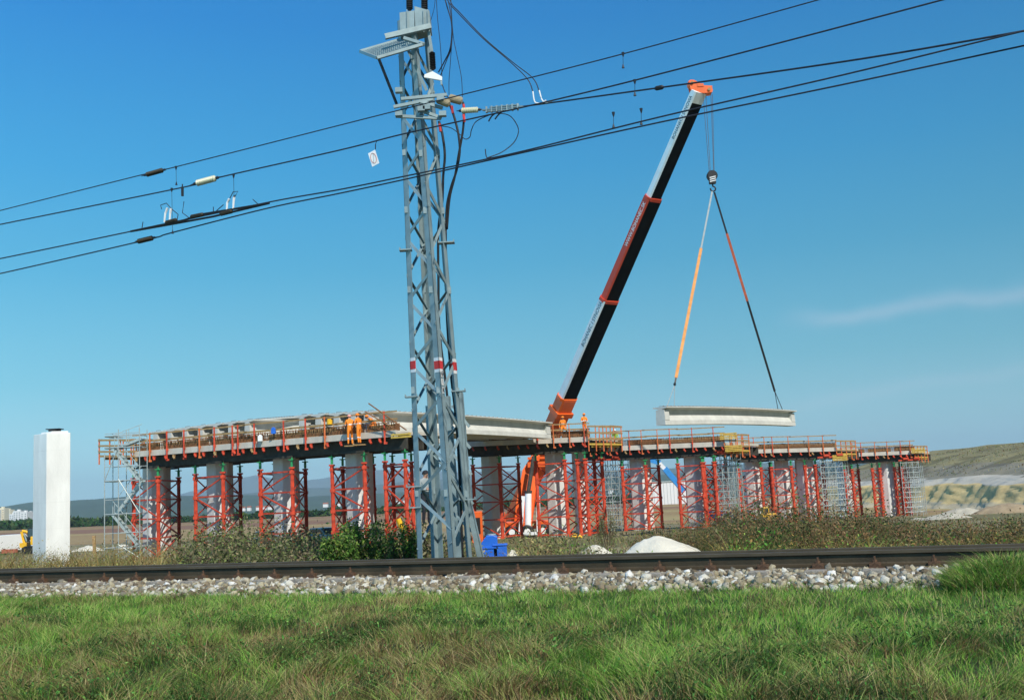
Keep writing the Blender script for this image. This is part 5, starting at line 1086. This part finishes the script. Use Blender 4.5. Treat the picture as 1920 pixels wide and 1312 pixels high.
# ------------------------------------------------------------------ vehicles and kit
def car(px, Y, rz, paint, label, L=4.4, name='parked_car', van=False):
    g_ = on_ground(px, Y); root = thing(name, g_, label, 'van' if van else 'car', rz=rz); Rz = Matrix.Rotation(rz, 3, 'Z')
    def T(p): return g_ + Rz @ Vector(p)
    def side(prof, y0, y1, nm, mat, par=root, bev=.03):
        m = MB(); n = len(prof); m.add([T((x, y, z)) for y in (y0, y1) for x, z in prof], [tuple(range(n)), tuple(range(n, 2 * n))[::-1]] + [(i, n + i, n + (i + 1) % n, (i + 1) % n) for i in range(n)]); return m.build(nm, mat, par, bevel=bev)
    h = L / 2; H = 1.95 if van else 1.45
    if van: side([(-h, .35), (h, .35), (h, .95), (h - .5, 1.1), (h - 1.2, H), (-h + .05, H)], -.9, .9, 'body', paint); gl = [(h - 1.35, 1.1), (h - .62, 1.1), (h - 1.22, H - .12), (h - 1.5, H - .12)]
    else: side([(-h, .35), (h, .35), (h, .75), (h - .9, .92), (-h + .2, .95), (-h, .8)], -.88, .88, 'body', paint); side([(-h + .35, .94), (h - 1.1, .92), (h - 1.75, H), (-h + .95, H)], -.76, .76, 'cabin', paint); gl = [(-h + .62, .98), (h - 1.25, .98), (h - 1.8, H - .08), (-h + 1.02, H - .08)]
    for s in (-1, 1): y_ = s * (.905 if van else .765); side(gl, y_, y_ + .01 * s, 'side_window', M['glass'], bev=0)
    f0 = [(h - 1.16, .96), (h - 1.70, H - .06)]
    m = MB(); yy = .62; q = [T((f0[0][0] + (.5 if van else .03), -yy, f0[0][1] + (.1 if van else 0))), T((f0[0][0] + (.5 if van else .03), yy, f0[0][1] + (.1 if van else 0))), T((f0[1][0] + (.62 if van else .06), yy, f0[1][1])), T((f0[1][0] + (.62 if van else .06), -yy, f0[1][1]))]; m.add(q + [p + Rz @ V(.02, 0, .02) for p in q], [(0, 1, 2, 3), (7, 6, 5, 4), (0, 4, 5, 1), (1, 5, 6, 2), (2, 6, 7, 3), (3, 7, 4, 0)]); m.build('windscreen', M['glass'], root)
    for x in (-h + .8, h - .85):
        for s in (-1, 1):
            m = MB(); m.lathe(T((x, s * .70, .32)), T((x, s * .92, .32)), [(0, .26), (.15, .32), (.85, .32), (1, .26)], 18); wv = m.build('wheel', M['black'], root); MB().tube(T((x, s * .9, .32)), T((x, s * .93, .32)), .17, n=12).build('rim', M['silver'], wv)
    for s in (-1, 1): MB().box(T((h - .01, s * .62, .68)), (.08, .28, .13), Rz).build('headlight', M['tape'], root); MB().box(T((-h + .01, s * .68, .75)), (.06, .2, .16), Rz).build('tail_light', M['red_band'], root)
    return root
car(507, 80, R(-62), M['car_white'], 'white car half hidden by weeds below the third pier'); car(612, 88, R(-50), M['car_teal'], 'grey-blue car parked between the third and fourth piers')
car(20, 112, R(64), M['car_white'], 'small white pickup at the far left edge', name='pickup', L=4.6, van=True)
g_ = on_ground(18, 108); one(MB().box(g_ + V(0, 0, .25), (1.5, .4, .4)), 'barrier_block', M['brick'], 'faded red barrier in front of the white pickup', 'barrier', bevel=.03)
def excavator():
    Y = 105; g_ = on_ground(70, Y); root = thing('excavator', g_, 'yellow excavator with folded boom partly hidden by the white pier', 'excavator'); P = lambda x, y, dy=0: at(x, y, Y + dy)
    for dy in (-.9, .9):
        m = MB(); q = g_ + V(.6, dy, 0); m.extrude([(-1.6, .15), (-1.3, 0), (1.3, 0), (1.6, .15), (1.6, .6), (1.3, .75), (-1.3, .75), (-1.6, .6)], q + V(0, -.25, 0), (1, 0, 0), (0, 0, 1), (0, 1, 0), .5); m.build('track', M['black'], root)
    MB().box(g_ + V(1., 0, 1.25), (2.4, 2.2, .8)).build('body', M['yellow'], root, bevel=.05); MB().box(g_ + V(.0, -.5, 1.9), (1.1, 1.0, 1.2)).build('cab', M['black'], root, bevel=.05); MB().box(g_ + V(0, -1.02, 2.0), (.9, .03, .8)).build('cab_window', M['glass'], root)
    MB().path([P(60, 1012), P(59, 1002), P(51, 997), P(42, 995)], .15, 6).build('boom', M['yellow'], root); MB().bar(P(41, 996), P(46, 1017), .22, .24).build('arm', M['yellow'], root); MB().bar(P(45, 999, -.3), P(50, 1014, -.3), .1, .1).build('bucket_cylinder', M['silver'], root)
    m = MB(); q = P(47, 1021); m.extrude([(-.32, .2), (.35, .25), (.35, -.1), (.1, -.3), (-.3, -.2)], q + V(0, -.5, 0), (1, 0, 0), (0, 0, 1), (0, 1, 0), 1.); m.build('bucket', M['yellow'], root)
excavator()
# blue telescopic lift
root = thing('boom_lift', on_ground(1335, 118), 'blue telescopic lift with white arm tip reaching up under the deck', 'boom lift'); Yl = 116
MB().bar(at(1246, 878, Yl), at(1284, 922, Yl), .55, .6).build('boom', M['blue_boom'], root); MB().bar(at(1236, 868, Yl), at(1247, 880, Yl), .4, .4).build('boom_tip', M['white'], root)
MB().bar(at(1216, 861, Yl), at(1238, 868, Yl), .3, .5).build('jib', M['blue_boom'], root); MB().bar(at(1284, 920, Yl), at(1300, 938, Yl), .75, .8).build('arm_root', M['white'], root); MB().bar(at(1300, 937, Yl), at(1338, 968, Yl), .6, .6).build('lower_arm', M['blue_boom'], root)
q = on_ground(1338, Yl); MB().box(q + V(0, 0, .9), (3, 2, .8)).build('chassis', M['blue_boom'], root, bevel=.05)
for s in (-1.1, 1.1): MB().lathe(q + V(s, -1.25, .5), q + V(s, -.8, .5), [(0, .4), (.1, .5), (.9, .5), (1, .4)], 16).build('wheel', M['black'], root)
# yellow loader and small machines
def machine(px, Y, wpx, ytop, label, mat='yellow'):
    g_ = on_ground(px, Y); w_ = wpx * Y / FPX; h_ = at(px, ytop, Y).z - g_.z; root = thing('compact_loader', g_, label, 'loader')
    MB().box(g_ + V(0, 0, h_ * .45), (w_ * .8, 1.4, h_ * .4)).build('body', M[mat], root, bevel=.05); MB().box(g_ + V(-w_ * .1, 0, h_ * .8), (w_ * .3, 1.1, h_ * .4)).build('cab', M[mat], root, bevel=.04); MB().box(g_ + V(-w_ * .1, -.56, h_ * .82), (w_ * .22, .03, h_ * .25)).build('cab_window', M['glass'], root)
    MB().path([g_ + V(w_ * .1, -.6, h_ * .6), g_ + V(w_ * .35, -.6, h_ * .5), g_ + V(w_ * .5, -.6, h_ * .15)], .09, 5).build('lift_arm', M[mat], root)
    for s in (-.27, .27): MB().lathe(g_ + V(s * w_, -.85, h_ * .22), g_ + V(s * w_, -.5, h_ * .22), [(0, h_ * .17), (.1, h_ * .22), (.9, h_ * .22), (1, h_ * .17)], 16).build('wheel', M['black'], root)
machine(1440, 100, 34, 950, 'yellow loader half hidden by weeds under the second deck from the right'); machine(1080, 80, 20, 1000, 'small orange-yellow machine behind weeds right of the crane', 'yellow')
MB_ = MB(); MB_.lathe(at(747, 972, 58), at(757, 1000, 58), [(0, .15), (.5, .14), (1, .11)], 10); one(MB_, 'yellow_pipe', M['yellow'], 'leaning yellow pipe left of the mast', 'pipe')
# blue bin and box right of the mast
root = thing('site_container', on_ground(925, 40), 'bright blue plastic container right of the mast foot', 'container'); g_ = root.location.copy()
w0, w1 = at(902, 1010, 40).x, at(932, 1010, 40).x; zt1 = at(915, 1004, 40).z
m = MB(); m.extrude([(w0, g_.z), (w1, g_.z), (w1, zt1 - .05), (w1 - .12, zt1), (w0 + .2, zt1), (w0, zt1 - .25)], (0, 40, 0), (1, 0, 0), (0, 0, 1), (0, 1, 0), .9); m.build('body', M['blue'], root, bevel=.02)
MB().tube((w1 - .2, 40.4, zt1), (w1 - .2, 40.4, zt1 + .05), .16, n=14).build('lid', M['silver'], root)
for k in (.3, .6): MB().box(((w0 + w1) / 2, 39.985, g_.z + (zt1 - g_.z) * k), (w1 - w0, .03, .05)).build('rib', M['blue'], root)
g2 = on_ground(939, 40); one(MB().box(g2 + V(0, .3, .35), (.5, .6, .75)).box(g2 + V(0, .3, .75), (.56, .66, .06)), 'blue_crate', M['blue'], 'smaller blue crate leaning against the blue container', 'crate', bevel=.02)
# orange drilling / power pack unit behind mast foot
root = thing('orange_machine', on_ground(896, 78), 'orange machine body just right of the lattice mast foot', 'machine'); g_ = root.location.copy(); hz = at(896, 958, 78).z - g_.z
MB().box(g_ + V(0, 0, hz * .5), (.8, .8, hz)).build('body', M['crane_orange'], root, bevel=.05); MB().box(g_ + V(0, -.42, hz * .55), (.5, .05, hz * .5)).build('grille', M['black'], root); MB().bar(g_ + V(-.2, 0, hz), g_ + V(-.7, 0, hz + 1.4), .14).build('arm', M['crane_orange'], root)
# small bits on the deck
hp = R1.px(618, 791, -.15); one(MB().tube(hp - V(0, 0, .14), hp + V(0, 0, .14), .17, n=12).box(hp + V(.0, -.02, .16), (.2, .2, .05)), 'yellow_drum', M['yellow'], 'yellow drum hung on the railing left of the orange workers', 'drum')
for (x, y), mt, lab in (((513, 808), 'blue', 'small blue tank on the rebar of the nearest deck'), ((488, 822), 'crane_white', 'white bundle hanging on the deck edge near the fifth girder end')):
    q = R1.px(x, y, -.16); one(MB().box(q, (.28, .22, .34)).box(q + V(0, 0, .2), (.16, .14, .08)), 'site_box', M[mt], lab, 'box', bevel=.02)
# ------------------------------------------------------------------ people
def person(loc, rz, J, label, colours, helmet='helmet_w', s=1.0):
    """J: joint positions (metres, x=right, y=forward, z up from the feet)"""
    names = list(J); me = bpy.data.meshes.new('person'); E_ = [('pelvis', 'belly'), ('belly', 'chest'), ('chest', 'neck'), ('neck', 'head'), ('head', 'crown')]
    for sd_ in 'LR': E_ += [('chest', 'sh' + sd_), ('sh' + sd_, 'el' + sd_), ('el' + sd_, 'wr' + sd_), ('wr' + sd_, 'ha' + sd_), ('pelvis', 'hip' + sd_), ('hip' + sd_, 'kn' + sd_), ('kn' + sd_, 'an' + sd_), ('an' + sd_, 'toe' + sd_)]
    me.from_pydata([tuple(Vector(J[k]) * s) for k in names], [(names.index(a), names.index(b)) for a, b in E_], []); o = bpy.data.objects.new('person', me); COL.objects.link(o)
    md = o.modifiers.new('skin', 'SKIN'); rad = dict(pelvis=(.165, .12), belly=(.15, .11), chest=(.185, .125), neck=(.06, .06), head=(.085, .10), crown=(.07, .085)); sv = me.skin_vertices[0].data
    lr = dict(sh=.075, el=.05, wr=.035, ha=.04, hip=.10, kn=.068, an=.05, toe=.045)
    for i, k in enumerate(names):
        r_ = rad.get(k) or (lr[k[:-1]],) * 2; sv[i].radius = (r_[0] * s, r_[1] * s); sv[i].use_root = k == 'pelvis'
    o.modifiers.new('sub', 'SUBSURF').levels = 2; dg = bpy.context.evaluated_depsgraph_get(); nm = bpy.data.meshes.new_from_object(o.evaluated_get(dg)); bpy.data.objects.remove(o)
    nm.materials.clear(); top_, bot_, boots = colours
    for c_ in (top_, bot_, 'skin', boots, 'tape'): nm.materials.append(M[c_])
    seg = []
    for a, b in E_:
        mi = 0
        if a in ('neck', 'head') or (a, b)[1] in ('head',): mi = 2
        if a.startswith('wr'): mi = 2
        if a.startswith(('hip', 'kn')) or b.startswith('hip'): mi = 1
        if a.startswith('an'): mi = 3
        seg.append((Vector(J[a]) * s, Vector(J[b]) * s, mi))
    for p in nm.polygons:
        c_ = p.center; best = min(seg, key=lambda q: (c_ - (q[0] + (q[1] - q[0]) * max(0, min(1, (c_ - q[0]).dot(q[1] - q[0]) / (q[1] - q[0]).length_squared)))).length); p.material_index = best[2]; p.use_smooth = True
        if top_ == 'hivis' and best[2] == 0 and abs(c_.z - (J['belly'][2] + .06) * s) < .03: p.material_index = 4
        if bot_ == 'hivis' and best[2] == 1 and abs(c_.z - (J['knL'][2] - .12) * s) < .03: p.material_index = 4
    # face and fingers merged in the same mesh
    bm = bmesh.new(); bm.from_mesh(nm); hd = Vector(J['head']) * s
    def blob(c, r, mi, sc=(1, 1, 1)):
        g = bmesh.ops.create_icosphere(bm, subdivisions=1, radius=r, matrix=Matrix.Translation(c) @ Matrix.Diagonal((*sc, 1)))
        for f in {f for v in g['verts'] for f in v.link_faces}: f.material_index = mi
    blob(hd + V(0, .105, .0) * s, .022, 2, (.7, 1, 1.3))
    for e in (-1, 1): blob(hd + V(e * .035, .092, .03) * s, .012, 3); blob(hd + V(e * .09, 0, .01) * s, .026, 2, (.5, 1, 1.3))
    blob(hd + V(0, .095, -.045) * s, .02, 3, (1.3, .4, .35))
    for sd_ in 'LR':
        h_ = Vector(J['ha' + sd_]) * s; dr = (h_ - Vector(J['wr' + sd_]) * s).normalized(); sp_ = dr.cross(V(0, 1, 0)).normalized()
        for i in range(4): blob(h_ + dr * (.055 + .01 * (i in (1, 2))) + sp_ * (i - 1.5) * .019, .0095, 2, (1, 1, 3.2) if abs(dr.z) > .6 else (2, 2, 1.6))
        blob(h_ + dr * .01 + sp_ * .045, .011, 2, (1.4, 1.4, 2))
    bm.to_mesh(nm); bm.free(); ob = bpy.data.objects.new('person', nm); COL.objects.link(ob); ob.location = loc; ob.rotation_euler = (0, 0, rz); tag(ob, label, 'person')
    if helmet is None:
        bm = bmesh.new(); bmesh.ops.create_uvsphere(bm, u_segments=14, v_segments=10, radius=.115 * s); bmesh.ops.delete(bm, geom=[v for v in bm.verts if v.co.z < -.01 and v.co.y > -.02 or v.co.z < -.06], context='VERTS'); hm = bpy.data.meshes.new('hair'); bm.to_mesh(hm); bm.free(); hm.materials.append(M['darkcloth']); ho = bpy.data.objects.new('hair', hm); COL.objects.link(ho); ho.parent = ob; ho.location = hd + V(0, -.01, .03) * s
    if helmet:
        bm = bmesh.new(); bmesh.ops.create_uvsphere(bm, u_segments=16, v_segments=10, radius=.125 * s)
        bmesh.ops.delete(bm, geom=[v for v in bm.verts if v.co.z < -.005], context='VERTS')
        g = bmesh.ops.create_circle(bm, cap_ends=True, radius=.15 * s, segments=16); hm = bpy.data.meshes.new('helmet'); bm.to_mesh(hm); bm.free(); hm.materials.append(M[helmet]); [setattr(p, 'use_smooth', True) for p in hm.polygons]
        ho = bpy.data.objects.new('helmet', hm); COL.objects.link(ho); ho.parent = ob; ho.location = hd + V(0, .005, .055) * s
    return ob
def pose(lean=0, knee=0, arms='down', crouch=0):
    J = dict(pelvis=(0, 0, .95), belly=(0, .01, 1.12), chest=(0, .0, 1.36), neck=(0, .01, 1.52), head=(0, .03, 1.63), crown=(0, .02, 1.73))
    for sd_, e in (('L', -1), ('R', 1)):
        J['sh' + sd_] = (e * .19, 0, 1.42); J['hip' + sd_] = (e * .10, 0, .90); J['kn' + sd_] = (e * .12, .05 + .04 * e, .50); J['an' + sd_] = (e * .13, -.02 + .05 * e, .08); J['toe' + sd_] = (e * .15, .15 + .05 * e, .04)
        if arms == 'down': J['el' + sd_] = (e * .27, -.03, 1.13); J['wr' + sd_] = (e * .27, .08, .90); J['ha' + sd_] = (e * .26, .12, .83)
        elif arms == 'fwd': J['el' + sd_] = (e * .27, .08, 1.16); J['wr' + sd_] = (e * .16, .32, 1.16); J['ha' + sd_] = (e * .13, .40, 1.17)
        elif arms == 'cross': J['el' + sd_] = (e * .28, .04, 1.15); J['wr' + sd_] = (e * .04, .22, 1.14); J['ha' + sd_] = (-e * .04, .24, 1.16)
    if lean:
        R_ = Matrix.Rotation(-lean, 3, 'X'); pv = Vector(J['pelvis'])
        for k in J:
            if k[:2] not in ('hi', 'kn', 'an', 'to') and k != 'pelvis': J[k] = tuple(pv + R_ @ (Vector(J[k]) - pv))
    if crouch:
        for k in list(J):
            if k[:2] not in ('kn', 'an', 'to'): J[k] = (J[k][0], J[k][1] - .12, J[k][2] - crouch)
        for sd_, e in (('L', -1), ('R', 1)): J['kn' + sd_] = (e * .22, .30, .50 - crouch * .25)
    return J
HV = ('hivis', 'hivis', 'darkcloth')
for x, y, rz_, ps, lab, hl in ((657, 834, R(20), pose(.12, arms='fwd'), 'person in orange hi-vis suit standing outside the deck edge, left of the pair', 'helmet_r'), (674, 832, R(55), pose(.1, arms='fwd'), 'person in orange hi-vis suit standing outside the deck edge, right of the pair', 'hivis')):
    q = R1.px(x, y, -.42); person(q, rz_, ps, lab, HV, hl, 1.02)
    s_ = MB(); s_.box(q + V(0, .1, -.05), (.7, .45, .06)); one(s_, 'scaffold_step', M['timber'], 'short timber step under the ' + ('left' if x < 660 else 'right') + ' orange worker at the deck edge', 'step')
q = R1.px(702, 812, .75); q.z = R1.z(R1.L) + .375; person(q, R(100), pose(.9, arms='fwd', crouch=.42), 'person in orange hi-vis crouching over the rebar right of the standing pair', HV, 'hivis')
q = R2.px(1057, 822, .6); q.z = R2.A.z + .34; person(q, R(190), pose(.15, arms='down', crouch=.12), 'person in dull orange overalls on the deck behind the railing near the crane boom', HV, 'hivis')
q = R2.px(1097, 820, .5); q.z = R2.A.z + .34; person(q, R(200), pose(0, arms='cross'), 'person in orange overalls beside the yellow platform at the deck end', HV, 'hivis')
q = R3.px(1096, 848, -.2); q.z = R3.A.z + .1; person(q, R(210), pose(.05, arms='fwd'), 'person in orange jacket and lime trousers at the left end of the next deck', ('hivis', 'lime', 'darkcloth'), 'helmet_w')
q = R3.px(1155, 845, .8); q.z = R3.A.z + .15; person(q, R(170), pose(.1, arms='down'), 'person in lime vest and white helmet behind the railing under the hanging girder', ('lime', 'darkcloth', 'darkcloth'), 'helmet_w')
q = at(800, 985, 35.4); q.z = at(797, 983, 35.4).z; person(q, R(215), pose(.05, arms='cross'), 'person in grey shirt and dark trousers standing behind the lattice mast', ('greycloth', 'darkcloth', 'black'), None)
# ------------------------------------------------------------------ air
hz_ = bpy.data.materials.new('haze'); hz_.use_nodes = True; nt = hz_.node_tree; nt.nodes.remove(nt.nodes['Principled BSDF']); pv = nt.nodes.new('ShaderNodeVolumePrincipled'); pv.inputs['Color'].default_value = (.62, .86, 1., 1); pv.inputs['Density'].default_value = .00010; pv.inputs['Anisotropy'].default_value = 0
nt.links.new(pv.outputs[0], nt.nodes['Material Output'].inputs['Volume'])
HAZE = True
if HAZE:
    o = one(MB().box((0, 6000, 135), (40000, 12600, 440)), 'haze', hz_, 'thin blue haze between the camera and the far mountains', 'haze', kind='stuff', base=(0, 6000, -85))
